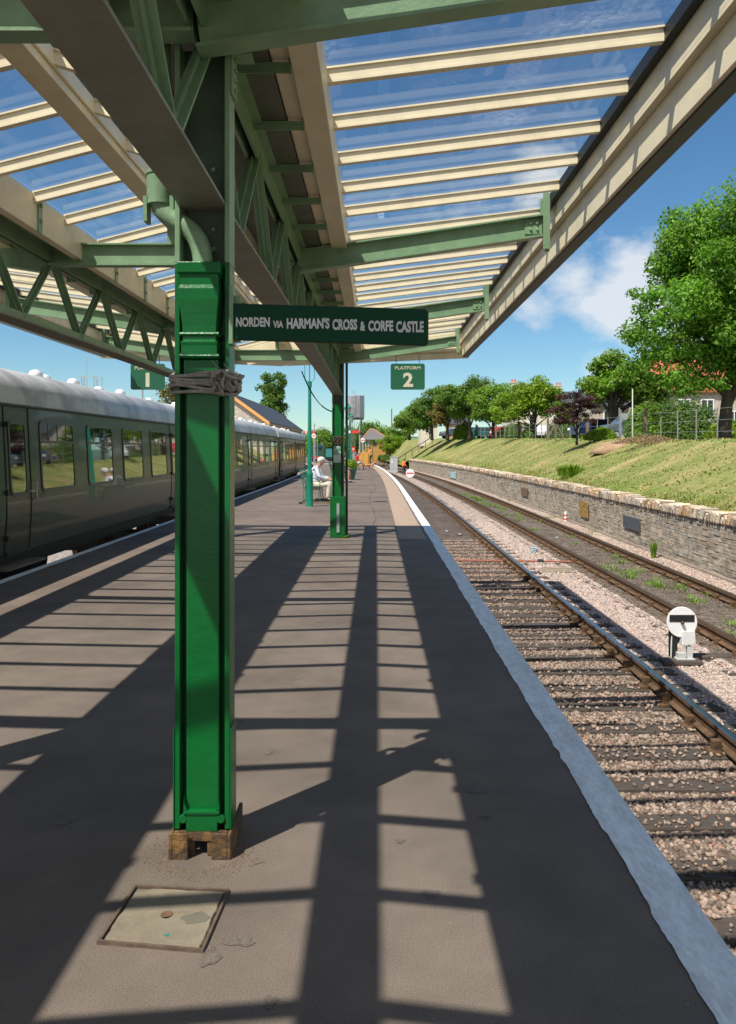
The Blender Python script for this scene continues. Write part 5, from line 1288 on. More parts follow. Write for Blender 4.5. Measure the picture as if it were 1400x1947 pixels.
def person(label, base, face, pose, shirt, legs, shoe, hair=None, hat=None, group=None, bare_legs=False, vest=None, sc=1.0, sleeves='long', hold=False, lower_shorts=None):
    """base: point under the pelvis on the ground; face: heading angle (0 = +X)"""
    th = thing('person', base, label, 'person', group)
    ca, sa = math.cos(face), math.sin(face)
    def G(f, s, u): return Vector(base) + Vector((f*ca - s*sa, f*sa + s*ca, u))*sc     # forward, left, up
    J = {}
    if pose == 'sit':
        J['pel'] = G(0,0,.50); J['waist'] = G(-.03,0,.66); J['chest'] = G(.03,0,.86); J['sh'] = G(.09,0,1.01); J['neck'] = G(.14,0,1.07); J['head0'] = G(.19,0,1.15); J['head1'] = G(.22,0,1.25)
        for s, n in ((1,'l'),(-1,'r')):
            J['hip'+n] = G(.03,s*.10,.49); J['kn'+n] = G(.46,s*.13,.52); J['an'+n] = G(.44+(.05 if s > 0 else -.02),s*.13,.10); J['to'+n] = G(.60,s*.14,.04)
            J['sh'+n] = G(.08,s*.19,.99); J['el'+n] = G(.17,s*.23,.74); J['wr'+n] = G(.40,s*.09,.66); J['ha'+n] = G(.48,s*.05,.65)
    else:
        st = .22 if pose == 'walk' else .04
        J['pel'] = G(0,0,.93); J['waist'] = G(0,0,1.08); J['chest'] = G(.01,0,1.28); J['sh'] = G(0,0,1.43); J['neck'] = G(.01,0,1.50); J['head0'] = G(.03,0,1.57); J['head1'] = G(.05,0,1.68)
        for s, n in ((1,'l'),(-1,'r')):
            k = s*st; J['hip'+n] = G(0,s*.10,.90); J['kn'+n] = G(k*.6+.03,s*.11,.50); J['an'+n] = G(k,s*.11,.09 + (.05 if k < -.1 else 0)); J['to'+n] = G(k+.15,s*.12,.035)
            J['sh'+n] = G(0,s*.19,1.42); J['el'+n] = G(-k*.5-.03,s*.25,1.13); J['wr'+n] = G(-k*.6+.12,s*.24,.92); J['ha'+n] = G(-k*.6+.17,s*.23,.85)
    names = ['pel','waist','chest','sh','neck','head0','head1']; R_ = [.12,.115,.125,.09,.052,.082,.072]
    pts = [J[n] for n in names]; E = [(i,i+1) for i in range(6)]; rad = [r_*sc for r_ in R_]
    for n in 'lr':
        b = len(pts); pts += [J['hip'+n],J['kn'+n],J['an'+n],J['to'+n]]; E += [(0,b),(b,b+1),(b+1,b+2),(b+2,b+3)]; rad += [r_*sc for r_ in (.09,.06,.042,.032)]
        b = len(pts); pts += [J['sh'+n],J['el'+n],J['wr'+n],J['ha'+n]]; E += [(3,b),(b,b+1),(b+1,b+2),(b+2,b+3)]; rad += [r_*sc for r_ in (.052,.040,.028,.030)]
    body = skinned('body', pts, E, rad, SKIN, th)
    # fingers
    for n in 'lr':
        d = (J['ha'+n]-J['wr'+n]).normalized(); sidev = d.cross(Vector((0,0,1))).normalized(); P_ = []; Ee = []; Rr = []
        mbx = MB()
        for k in range(4):
            r0 = J['ha'+n] + d*.015*sc + sidev*(k-1.5)*.018*sc; ln = (.062,.072,.068,.052)[k]*sc
            mbx.tube([r0, r0+d*ln*.5+Vector((0,0,-.008)), r0+d*ln*.85+Vector((0,0,-.03*sc))], [.009*sc,.0085*sc,.007*sc], 6)
        r0 = J['wr'+n] + d*.03*sc + sidev*(-.03 if n == 'l' else .03)*sc
        mbx.tube([r0, r0+d*.03*sc+sidev*(-.02 if n == 'l' else .02)*sc, r0+d*.06*sc+sidev*(-.022 if n == 'l' else .022)*sc+Vector((0,0,-.012))], [.011*sc,.010*sc,.008*sc], 6)
        obj('fingers', mbx, SKIN, th, smooth=True)
    # shirt
    q = [J['pel'].lerp(J['waist'],.25), J['waist'], J['chest'], J['sh']]; E = [(0,1),(1,2),(2,3)]; rad = [.148*sc,.145*sc,.152*sc,.105*sc]
    for n in 'lr':
        b = len(q); ends = [J['sh'+n], J['el'+n]] + ([J['wr'+n]] if sleeves == 'long' else [])
        if sleeves != 'long': ends[1] = J['sh'+n].lerp(J['el'+n], .75)
        q += ends; E += [(3,b)] + [(b+i,b+i+1) for i in range(len(ends)-1)]; rad += [.070*sc,.060*sc] + ([.045*sc] if sleeves == 'long' else [])
    skinned('shirt', q, E, rad, shirt, th, root=1)
    if vest is not None:
        skinned('vest', [J['pel'].lerp(J['waist'],.4), J['waist'], J['chest'], J['chest'].lerp(J['sh'],.7)], [(0,1),(1,2),(2,3)], [.165*sc,.16*sc,.17*sc,.14*sc], vest, th, root=1)
    # trousers or shorts
    q = [J['pel']]; E = []; rad = [.142*sc]
    for n in 'lr':
        b = len(q); e = [J['hip'+n], J['kn'+n] if not bare_legs else J['hip'+n].lerp(J['kn'+n], .92)] + ([] if bare_legs else [J['an'+n]])
        q += e; E += [(0,b)] + [(b+i,b+i+1) for i in range(len(e)-1)]; rad += [.105*sc,.078*sc] + ([] if bare_legs else [.060*sc])
    skinned('shorts' if bare_legs else 'trousers', q, E, rad, legs, th)
    for n in 'lr':
        skinned('shoe', [J['an'+n]-Vector((0,0,.03*sc)), J['an'+n].lerp(J['to'+n],.5)+Vector((0,0,-.02*sc)), J['to'+n]], [(0,1),(1,2)], [.05*sc,.045*sc,.04*sc], shoe, th, sub=1)
    up = (J['head1']-J['head0']).normalized(); fw = Vector((ca,sa,0)); hc = J['head0'].lerp(J['head1'], .5)
    mb = MB(); mb.tube([hc+fw*.085*sc-up*.0*sc, hc+fw*.115*sc-up*.02*sc], [.010*sc,.014*sc], 6); obj('nose', mb, SKIN, th, smooth=True)
    for s in (-1, 1):
        e = hc + fw*.082*sc + Vector((-sa,ca,0))*s*.032*sc + up*.012*sc
        mb = MB(); mb.lathe(e, [(.002,-.008*sc),(.010*sc,0),(.002,.008*sc)], 8); obj('eye', mb, BLACK, th)
        e = hc + Vector((-sa,ca,0))*s*.083*sc; mb = MB(); mb.lathe(e - up*.025*sc, [(.004*sc,0),(.016*sc,.02*sc),(.016*sc,.04*sc),(.004*sc,.055*sc)], 8, sx=.7, sy=.7); obj('ear', mb, SKIN, th)
    mb = MB(); mb.bar(hc+fw*.083*sc-up*.045*sc-Vector((-sa,ca,0))*.022*sc, hc+fw*.083*sc-up*.045*sc+Vector((-sa,ca,0))*.022*sc, .008*sc, .006*sc); obj('mouth', mb, flat('lip', (.33,.10,.08), .6), th)
    if hair is not None:
        mb = MB(); n = 14; mb.lathe(hc - fw*.018*sc + up*.02*sc, [(.075*sc,-.05*sc),(.094*sc,-.01*sc),(.092*sc,.035*sc),(.068*sc,.075*sc),(.02*sc,.092*sc)], n); obj('hair', mb, hair, th, smooth=True)
    if hat is not None:
        mb = MB(); c = hc + up*.045*sc; mb.lathe(c, [(.100*sc,0),(.098*sc,.035*sc),(.070*sc,.075*sc),(.015*sc,.088*sc)], 16)
        mb.add([c+fw*.08*sc+Vector((-sa,ca,0))*.07*sc, c+fw*.08*sc-Vector((-sa,ca,0))*.07*sc, c+fw*.18*sc-Vector((-sa,ca,0))*.05*sc-up*.03*sc, c+fw*.18*sc+Vector((-sa,ca,0))*.05*sc-up*.03*sc,
                c+fw*.08*sc+Vector((-sa,ca,0))*.07*sc+up*.01, c+fw*.08*sc-Vector((-sa,ca,0))*.07*sc+up*.01, c+fw*.18*sc-Vector((-sa,ca,0))*.05*sc-up*.02*sc, c+fw*.18*sc+Vector((-sa,ca,0))*.05*sc-up*.02*sc], [(0,3,2,1),(4,5,6,7),(0,1,5,4),(1,2,6,5),(2,3,7,6),(3,0,4,7)])
        obj('cap', mb, hat, th, smooth=False)
    return th
def cloth(name, c): return mat(name, c, .85, var=.12, vscale=12, bump=.25, bscale=18)
WS = cloth('pale_blue_shirt', (.62,.66,.72)); CT = cloth('cream_trousers', (.58,.52,.42)); DS = flat('dark_shoe', (.03,.03,.035), .6); WH = flat('white_hair', (.72,.70,.66), .8)
def bench(label, X, Y, ang=0.0, n=1.5):
    th = thing('bench', (0,0,0), label, 'bench', 'green slatted benches'); m = mat('bench_green', (.02,.14,.09), .45, var=.15)
    mb = MB()
    for k in range(6): mb.box(.02+k*.075, .075+k*.075, -n/2, n/2, .43, .45)
    obj('seat', mb, m, th)
    mb = MB()
    for k in range(5): z = .53+k*.085; mb.box(-.03-k*.022, -.01-k*.022, -n/2, n/2, z, z+.055)
    obj('backrest', mb, m, th)
    for s in (-n/2+.08, 0, n/2-.08):
        mb = MB()
        mb.tube(bez([(.05,s,0),(.10,s,.2),(.02,s,.35),(.03,s,.43)],8), .013, 6); mb.tube(bez([(.48,s,0),(.36,s,.2),(.48,s,.35),(.45,s,.43)],8), .013, 6); mb.tube(bez([(-.06,s,.0),(.06,s,.3),(-.05,s,.6),(-.14,s,.95)],8), .013, 6); mb.tube([(.03,s,.42),(.46,s,.42)], .012, 6)
        obj('leg', mb, m, th)
    for s in (-n/2+.08, n/2-.08):
        mb = MB(); mb.tube(bez([(-.04,s,.66),(.2,s,.72),(.5,s,.70),(.46,s,.45)],8), .014, 6); obj('armrest', mb, m, th)
    th.location = (X, Y, .05); th.rotation_euler = (0,0,ang)
    return th
# first bench: seen end on, facing the tracks, on a timber base
BX, BY = PT(583, 24.6), 24.6
bench('green slatted bench on a timber base beside the nearest teal lamp post', BX, BY, 0, 1.7)
mb = MB()
for k in range(3): mb.box(BX-.15, BX+.95, BY-.95+k*.8, BY-.80+k*.8, 0, .05)
for k in range(4): mb.box(BX-.15+k*.3, BX-.05+k*.3, BY-1.0, BY+.9, .0505, .06) if k in (0,3) else None
obj('timber_base', mb, WOODP, label='low weathered timber frame under the first green bench', cat='frame')
person('seated man in white shirt, cap and cream trousers on the first bench, looking down', (BX+.26, BY-.45, .03), 0, 'sit', WS, CT, DS, hair=WH, hat=flat('cream_cap', (.70,.66,.56), .8), group='people on the platform')
person('white haired person in a white top seated beside the man in the cap', (BX+.26, BY+.30, .03), 0, 'sit', cloth('white_top', (.70,.68,.66)), cloth('beige_trousers', (.5,.45,.36)), DS, hair=WH, group='people on the platform')
b2x, b2y = PT(646, 38.5), 38.5
bench('green bench half hidden behind the far column', b2x-.35, b2y, 0, 1.5)
person('person in dark shorts seated behind the far column, bare legs showing', (b2x+.0, b2y-.3, .03), 0, 'sit', cloth('navy_top', (.05,.07,.12)), cloth('dark_shorts', (.03,.035,.05)), flat('blue_shoe', (.03,.08,.2), .6), hair=flat('brown_hair', (.08,.05,.03), .8), group='people on the platform', bare_legs=True)
b3x, b3y = PT(679, 62), 61.5
bench('distant green bench under the person in red', b3x-.28, b3y, 0, 1.4)
person('seated person in a red top and white shorts on the distant bench', (b3x, b3y-.2, .03), 0, 'sit', cloth('red_top', (.60,.02,.03)), cloth('white_shorts', (.66,.62,.64)), WHITE, hair=flat('grey_hair', (.3,.27,.25), .8), group='people on the platform', bare_legs=True, sleeves='short')
person('standing person in a pink orange top beside the yellow gate', (PT(704,78), 78, 0), R(200), 'stand', cloth('coral_top', (.55,.18,.12)), cloth('black_trousers', (.02,.02,.025)), DS, hair=flat('dark_hair', (.03,.02,.02), .8), group='people on the platform', sleeves='short')
person('track worker in an orange high visibility vest striding across the rails', (PT(768,88), 88, ZT), R(15), 'walk', cloth('orange_shirt', (.75,.20,.03)), cloth('navy_trousers', (.03,.035,.06)), DS, hair=flat('dark_hair', (.03,.02,.02), .8), vest=cloth('orange_vest', (.85,.24,.02)))
person('man in a blue shirt walking behind the fence', (PT(906,96), 96, plat(96)), R(190), 'walk', cloth('blue_shirt', (.12,.2,.5)), cloth('black_trousers', (.02,.02,.025)), DS, hair=flat('grey_hair', (.3,.27,.25), .8), group='people in the car park', sleeves='short')
person('person in a beige top behind the fence near the bright tree', (PT(996,88), 88, plat(88)), R(180), 'stand', cloth('beige_top', (.45,.33,.28)), cloth('black_trousers', (.02,.02,.025)), DS, hair=WH, group='people in the car park')
person('person in a dark blue top beside the one in beige', (PT(988,89), 89, plat(89)), R(170), 'stand', cloth('deep_blue_top', (.03,.07,.28)), cloth('black_trousers', (.02,.02,.025)), DS, hair=flat('dark_hair', (.03,.02,.02), .8), group='people in the car park')
person('person in white under the crest trees', (PT(818,112), 112, plat(112)), R(180), 'stand', WS, cloth('black_trousers', (.02,.02,.025)), DS, hair=flat('dark_hair', (.03,.02,.02), .8), group='people in the car park')
# dogs
def dog(label, X, Y, c, s=1.0, ang=0):
    th = thing('dog', (X,Y,0), label, 'dog', 'dogs by the distant bench'); ca, sa = math.cos(ang), math.sin(ang)
    def G(f, l_, u): return Vector((X,Y,0)) + Vector((f*ca-l_*sa, f*sa+l_*ca, u))*s
    pts = [G(-.28,0,.42), G(0,0,.40), G(.24,0,.42), G(.34,0,.54), G(.42,0,.62), G(.56,0,.58), G(-.36,0,.46), G(-.52,0,.58)]; E = [(0,1),(1,2),(2,3),(3,4),(4,5),(0,6),(6,7)]; rad = [.085,.08,.11,.065,.065,.035,.03,.018]
    for a_, l_, back in ((.22,.07,0),(.22,-.07,0),(-.28,.07,1),(-.28,-.07,1)):
        b = len(pts)
        if back: pts += [G(a_+.04,l_,.30), G(a_-.06,l_,.16), G(a_-.01,l_,.02)]
        else: pts += [G(a_,l_,.28), G(a_+.01,l_,.14), G(a_+.02,l_,.02)]
        E += [(0 if back else 2, b),(b,b+1),(b+1,b+2)]; rad += [.055 if back else .042,.026,.026]
    skinned('body', pts, E, [r_*s for r_ in rad], c, th, root=1)
    for l_ in (-.045, .045):
        mb = MB(); mb.tube([G(.40,l_,.66), G(.38,l_*1.5,.70), G(.40,l_*1.7,.62)], [.02*s,.018*s,.008*s], 5); obj('ear', mb, c, th)
dog('ginger brown dog standing by the distant bench', PT(703,60), 60, cloth('ginger_coat', (.42,.20,.09)), 1.0, R(-10))
dog('darker brown dog beside the seated person in red', PT(696,61), 61, cloth('brown_coat', (.16,.10,.07)), .9, R(170))
print('people ok')

# ------------------------------------------------------------------ lamp posts
def lamp(label, px, Y, X=None, top=4.05):
    X = PT(px, Y) if X is None else X
    th = thing('lamp_post', (X, Y, 0), label, 'lamp post', 'teal platform lamp posts')
    mb = MB(); mb.lathe((X,Y,0), [(.10,0),(.095,.02),(.092,.86),(.098,.88),(.085,.94),(.062,1.0),(.058,1.04),(.045,top-1.0),(.045,top-.75),(.062,top-.74),(.062,top-.60),(.03,top-.58)], 14); obj('post', mb, TEAL, th, smooth=True, angle=50)
    mb = MB(); mb.tube([(X,Y,top-.6),(X,Y,top)], .014, 6)
    for s in (-1, 1):
        mb.tube(bez([(X+s*.03,Y,top-.62),(X+s*.26,Y,top-.50),(X+s*.02,Y,top-.30),(X+s*.20,Y,top-.16),(X+s*.12,Y,top)],12), .010, 6)
    obj('scroll_bracket', mb, TEAL, th)
    mb = MB(); mb.lathe((X,Y,top), [(.11,0),(.19,.36),(.19,.37)], 6); obj('lantern_glass', mb, mat('lantern_glass', (.28,.34,.33), .1, var=.05, spec=.6), th)
    mb = MB(); mb.lathe((X,Y,top+.372), [(.215,0),(.21,.03),(.09,.17),(.085,.22),(.03,.26),(.02,.32)], 6); mb.lathe((X,Y,top-.03), [(.12,0),(.115,.028)], 6)
    for k in range(6):
        a = 2*math.pi*k/6; mb.tube([(X+.112*math.cos(a),Y+.112*math.sin(a),top), (X+.192*math.cos(a),Y+.192*math.sin(a),top+.37)], .008, 4)
    obj('lantern_cap', mb, TEAL, th)
lamp('nearest teal lamp post beside the seated man', 589, 22.5)
lamp('distant teal lamp post in front of the water tank', 668, 61, top=3.6)
lamp('teal lamp post partly hidden behind the far column', 661.5, 46, top=3.5)
mb = MB(); a = W(574, 706, 15.3); b_ = W(636, 783, 14.9)
mb.tube(bez([a, a.lerp(b_,.5)+Vector((-.02,0,-.35)), b_], 16), .012, 5); obj('cable', mb, BLACK, label='slack black cable hanging from the canopy end to the far column', cat='cable')
# rectangular shadow-less bits: tubs of flowers
def tub(label, px, Y, s=1.0):
    X = PT(px, Y); th = thing('flower_tub', (X,Y,0), label, 'flower tub', 'green flower tubs')
    mb = MB(); mb.lathe((X,Y,0), [(.20*s,0),(.30*s,.42*s),(.33*s,.44*s),(.33*s,.48*s),(.27*s,.47*s)], 18); obj('tub', mb, mat('tub_green', (.03,.13,.10), .5), th)
    r = np.random.default_rng(int(Y)); n = 900; e = r.normal(0,1,(n,3)); e /= np.linalg.norm(e,axis=1)[:,None]; P = e*r.random((n,1))**.3*np.array([.34,.34,.26])*s + np.array([X,Y,.6*s]); t1 = np.cross(e, r.normal(0,1,(n,3))); t1 /= np.linalg.norm(t1,axis=1)[:,None]; t2 = np.cross(e,t1); q = .035*s
    fast('plant', np.stack([P-t1*q,P-t2*q*.6,P+t1*q,P+t2*q*.6],1).reshape(-1,3), np.arange(n*4).reshape(-1,4), r.uniform(.6,1.3,(n,1))*np.ones((1,3)), LEAF_LIME, th)
tub('green flower tub beside the person in shorts', 665, 42, 1.2); tub('green flower tub behind the other, further away', 670, 52, 1.1)
# semaphore signals
def semaphore(label, px, Y, py_arm, base_z, left=True):
    X = PT(px, Y); za = EYE + (PY-py_arm)*Y/F; th = thing('semaphore_signal', (X,Y,base_z), label, 'signal', 'semaphore signals')
    mb = MB(); mb.box(X-.06, X+.06, Y-.06, Y+.06, base_z, za+.9); mb.lathe((X,Y,za+.9), [(.14,0),(.12,.12),(.03,.4)], 8); obj('post', mb, GREYM, th)
    s = -1 if left else 1; a, b = sorted((X, X+s*1.5)); RED = flat('signal_red', (.65,.05,.03), .45)
    mb = MB(); mb.box(a, b, Y-.16, Y-.13, za-.15, za+.15); arm = obj('arm', mb, RED, th)
    mb = MB(); c = X+s*1.1; mb.box(c-.09, c+.09, Y-.17, Y-.161, za-.15, za+.15); obj('stripe', mb, WHITE, arm)
    mb = MB(); mb.lathe((X-s*.25, Y-.15, za-.35), [(.13,0),(.13,.3),(.05,.42)], 8); obj('lamp', mb, BLACK, th)
    mb = MB(); mb.box(X+.14, X+.17, Y-.02, Y+.02, base_z, za); mb.box(X+.40, X+.43, Y-.02, Y+.02, base_z, za)
    for k in range(int((za-base_z)/.4)): mb.box(X+.171, X+.399, Y-.012, Y+.012, base_z+.3+k*.4, base_z+.325+k*.4)
    obj('ladder', mb, STEEL, th)
semaphore('semaphore signal with a red arm left of the signal box', 684, 90, 821, ZT, True)
semaphore('distant semaphore signal with a red arm above the coach end', 598, 110, 822, ZT, True)
def disc(label, X, Y, z, r=.28, post=1.0):
    th = thing('disc_signal', (X,Y,z), label, 'signal', 'red and white disc signals')
    mb = MB(); mb.tube([(X,Y,z),(X,Y,z+post)], .05, 6); obj('post', mb, STEEL, th)
    mb = MB(); mb.prism([(X+r*math.cos(a), z+post+r*.6+r*math.sin(a)) for a in np.linspace(0, 6.28, 21)[:-1]], 'y', Y-.06, Y-.03); d_ = obj('disc', mb, WHITE, th)
    mb = MB(); mb.box(X-r*.8, X+r*.8, Y-.07, Y-.061, z+post+r*.6-.055, z+post+r*.6+.055); obj('red_bar', mb, MATS['signal_red'], d_)
disc('white disc with red bar low between the far rails', PT(780,78), 78, ZT, .42, .25)
disc('white disc with red bar high in front of the signal box', PT(690,86), 86, 0, .24, 2.35)
disc('white disc with red bar above the distant diesel', PT(597,104), 104, ZT, .30, 4.3)
# the near ground signal
GX, GY = PT(1292, 11.05), 11.05
gs_ = thing('ground_signal', (GX, GY, ZT), 'white round ground signal with a black slot standing between the two tracks', 'ground signal')
mb = MB(); mb.box(GX-.30, GX+.22, GY-.28, GY-.04, ZT-.02, ZT+.035); mb.box(GX-.05, GX+1.1, GY+.05, GY+.25, ZT-.03, ZT+.02); obj('timber_base', mb, SLEEP, gs_, bevel=.01)
dz = EYE + (PY-1180)*GY/F
mb = MB(); r = .205; mb.prism([(GX+r*math.cos(a), dz+r*math.sin(a)) for a in np.linspace(0, 2*math.pi, 33)[:-1]], 'y', GY-.10, GY-.075); d_ = obj('disc', mb, WHITE, gs_, bevel=.004)
mb = MB(); mb.box(GX-.17, GX+.165, GY-.106, GY-.101, dz+.005, dz+.098); obj('slot', mb, BLACK, d_)
mb = MB(); mb.lathe((0,0,0), [(.022,0),(.022,.04),(.01,.055)], 10); 
for q in range(len(mb.v)): v = mb.v[q]; mb.v[q] = (GX-.005+v[0], GY-.106-v[2], dz-.0+v[1])
obj('pivot', mb, flat('brown_pivot', (.07,.03,.03), .4), d_)
GREYW = flat('pale_grey_paint', (.50,.51,.49), .5)
mb = MB(); mb.prism([(GX-.04,dz-.02-.07),(GX+.17,dz-.07-.02),(GX+.17,dz-.30),(GX+.0,dz-.30)], 'y', GY-.24, GY-.07) if False else None
mb.hexa([(GX-.03,GY-.17,dz-.30),(GX+.16,GY-.17,dz-.28),(GX+.16,GY+.02,dz-.28),(GX-.03,GY+.02,dz-.30),(GX+.0,GY-.13,dz-.12),(GX+.165,GY-.13,dz-.11),(GX+.165,GY+.02,dz-.11),(GX+.0,GY+.02,dz-.12)])
obj('lamp_housing', mb, GREYW, gs_, bevel=.008)
mb = MB(); mb.box(GX-.14, GX-.05, GY-.07, GY+.02, ZT+.036, dz-.08); obj('mast', mb, BLACK, gs_)
mb = MB(); mb.box(GX+.05, GX+.12, GY-.16, GY-.10, ZT+.05, ZT+.20); mb.tube([(GX+.08,GY-.13,ZT+.20),(GX+.08,GY-.13,ZT+.32)], .014, 8); mb.box(GX-.08, GX+.02, GY-.18, GY-.08, ZT+.036, ZT+.12); mb.box(GX-.10, GX+.14, GY-.2, GY-.0, ZT+.0355, ZT+.048); mb.tube([(GX-.15,GY-.1,ZT+.04),(GX-.12,GY-.05,dz-.1)], .010, 6)
obj('crank_gear', mb, GREYW, gs_)
mb = MB()
for k in range(14): mb.tube([(GX-.75+random.uniform(-.16,.16), GY+1.0+random.uniform(-.12,.12), ZT-.01), (GX-.75+random.uniform(-.12,.12), GY+1.0+random.uniform(-.1,.1), ZT+.10)], .012, 5)
obj('cut_timber_stump', mb, BARK, label='small splintered dark stump in the ballast behind the ground signal', cat='stump')
# point rodding, hoses and debris
th = thing('orange_pipe', (3, 20.5, ZT), 'long orange red pipe lying across the near track', 'pipe'); OR = flat('orange_pipe_plastic', (.32,.11,.065), .5, var=.25)
py_ = 20.6; mb = MB(); mb.tube([(1.6, py_+.1, ZT+.02), (4.9, py_-.25, ZT+.03)], .024, 8); obj('pipe', mb, OR, th)
mb = MB(); mb.tube([(4.05, py_-.16, ZT+.045), (4.2, py_-.18, ZT+.045)], .036, 8); obj('coupling', mb, BLACK, th)
mb = MB(); mb.tube([(4.25,22.3,ZT+.0),(4.42,22.5,ZT+.05),(4.50,22.9,ZT+.05),(4.40,23.3,ZT+.0)], .018, 6); obj('blue_hose', mb, flat('blue_hose', (.08,.35,.55), .5), label='short curl of light blue hose in the ballast', cat='hose')
mb = MB(); mb.hexa([(3.75,19.0,ZT-.02),(4.6,18.9,ZT-.02),(4.7,19.3,ZT-.02),(3.9,19.35,ZT-.02),(3.8,19.05,ZT+.04),(4.55,18.95,ZT+.04),(4.65,19.25,ZT+.04),(3.95,19.3,ZT+.04)]); obj('stone_slab', mb, CONC, label='flat pale slab lying in the ballast between the tracks', cat='slab')
def litter(x_, y_, lab):
    mb = MB(); mb.hexa([(x_,y_,ZT+.01),(x_+.08,y_,ZT+.02),(x_+.07,y_+.1,ZT+.01),(x_,y_+.09,ZT+.02),(x_,y_,ZT+.02),(x_+.08,y_,ZT+.03),(x_+.07,y_+.1,ZT+.02),(x_,y_+.09,ZT+.03)]); obj('litter', mb, WHITE, label=lab, cat='litter', group='white scraps on the near track')
litter(2.4, 28, 'white scrap of litter on the near track, left one'); litter(2.75, 27, 'white scrap of litter on the near track, right one'); litter(5.75, 26, 'white scrap of litter on the far track')
# relay cabinet
X0, Y0 = PT(749, 96), 96; zb = ZT+.0; th = thing('relay_cabinet', (X0,Y0,zb), 'pale grey lineside cabinet with double doors beyond the platform end', 'cabinet')
zb = EYE + (PY-893)*Y0/F
mb = MB(); mb.box(X0-.45, X0+.45, Y0-.25, Y0+.25, zb-.3, zb+1.48); mb.box(X0-.48, X0+.48, Y0-.28, Y0+.28, zb+1.483, zb+1.54); obj('casing', mb, flat('cabinet_grey', (.40,.42,.42), .5), th)
mb = MB(); mb.box(X0-.41, X0-.01, Y0-.27, Y0-.252, zb+.08, zb+1.42); mb.box(X0+.01, X0+.41, Y0-.27, Y0-.252, zb+.08, zb+1.42); dr = obj('door', mb, MATS['cabinet_grey'], th)
mb = MB(); mb.box(X0-.28, X0-.12, Y0-.28, Y0-.271, zb+.8, zb+1.05); obj('label_plate', mb, WHITE, dr)
# yellow picket gate and fence
th = thing('picket_gate', (PT(692,74), 74, 0), 'yellow picket gate and railings at the platform end', 'gate')
YL = flat('yellow_ochre_paint', (.62,.33,.05), .6)
mb = MB(); y_ = 74
for px in np.arange(684, 701, 1.9): q = PT(px, y_); mb.box(q-.035, q+.035, y_-.02, y_+.02, .05, 1.25)
obj('picket', mb, YL, th)
mb = MB(); a, b = PT(683,y_), PT(701,y_); mb.box(a, b, y_+.021, y_+.05, .3, .4); mb.box(a, b, y_+.021, y_+.05, .95, 1.05); obj('rail', mb, YL, th)
mb = MB()
for px in (683, 692, 701): q = PT(px,y_); mb.box(q-.07,q+.07,y_+.06,y_+.2,0,1.45)
obj('gate_post', mb, YL, th)
th = thing('small_warning_sign', (PT(672,66), 66, 0), 'small red and white sign on a post by the yellow gate', 'sign')
q = PT(672,66); mb = MB(); mb.box(q-.02,q+.02,66.0,66.04,0,1.4); obj('post', mb, STEEL, th)
mb = MB(); mb.box(q-.13,q+.13,65.95,65.98,1.35,1.75); pb_ = obj('plate', mb, MATS['signal_red'], th); mb = MB(); mb.box(q-.08,q+.08,65.94,65.949,1.52,1.60); obj('white_band', mb, WHITE, pb_)
# fence rails at the platform end
th = thing('post_and_rail_fence', (PT(722,92), 92, -.9), 'low brown post and rail fence at the foot of the slope', 'fence')
mb = MB(); y_ = 92
for px in (710,722,735): q = PT(px,y_); mb.box(q-.06,q+.06,y_-.05,y_+.05,-1.4,.05)
mb.bar((PT(708,y_),y_-.08,-.15),(PT(737,y_),y_-.08,-.15),.05,.12); mb.bar((PT(708,y_),y_-.08,-.6),(PT(737,y_),y_-.08,-.6),.05,.12); obj('rail', mb, WOODP, th)
# water tank
Y_ = 130; xc = PT(676.5, Y_); z0_, z1_ = EYE+(PY-795)*Y_/F, EYE+(PY-752.5)*Y_/F
wt = thing('water_tower', (xc, Y_, -1.4), 'pale grey water tank on a stand with a caged ladder behind the far column', 'water tower')
mb = MB(); mb.lathe((xc,Y_,z0_), [(1.35,0),(1.4,.06),(1.4,z1_-z0_-.05),(1.36,z1_-z0_)], 12); obj('tank', mb, mat('tank_grey', (.36,.37,.39), .45, metal=.2, var=.15, vscale=.8), wt)
mb = MB()
for (sx_, sy_) in ((-.9,-.9),(.9,-.9),(-.9,.9),(.9,.9)): mb.box(xc+sx_-.1, xc+sx_+.1, Y_+sy_-.1, Y_+sy_+.1, -1.4, z0_-.005)
mb.box(xc-1.3, xc+1.3, Y_-1.2, Y_+1.2, z0_-.22, z0_-.006); obj('stand', mb, flat('stand_dark', (.05,.05,.05), .7), wt)
mb = MB(); xl_ = xc - .3
for s in (-.22,.22): mb.tube([(xl_+s,Y_-1.55,0),(xl_+s,Y_-1.55,z1_+.9)], .03, 5)
for k in range(26): zz = .4+k*.3; mb.tube([(xl_-.22,Y_-1.55,zz),(xl_+.22,Y_-1.55,zz)], .018, 4) if zz < z1_+.8 else None
obj('ladder', mb, flat('ladder_grey', (.16,.15,.16), .6), wt)
mb = MB()
for k in range(5):
    zz = z0_ + k*.85 - .2; mb.tube([(xl_+.42*math.cos(a), Y_-1.62-.42*abs(math.sin(a)), zz) for a in np.linspace(0, math.pi, 9)], .022, 5)
for a in (0.3, 1.57, 2.8): mb.tube([(xl_+.42*math.cos(a), Y_-1.62-.42*math.sin(a), z0_-.2), (xl_+.42*math.cos(a), Y_-1.62-.42*math.sin(a), z0_+3.2)], .015, 4)
obj('safety_cage', mb, flat('cage_red_brown', (.20,.05,.05), .6), wt)
mb = MB()
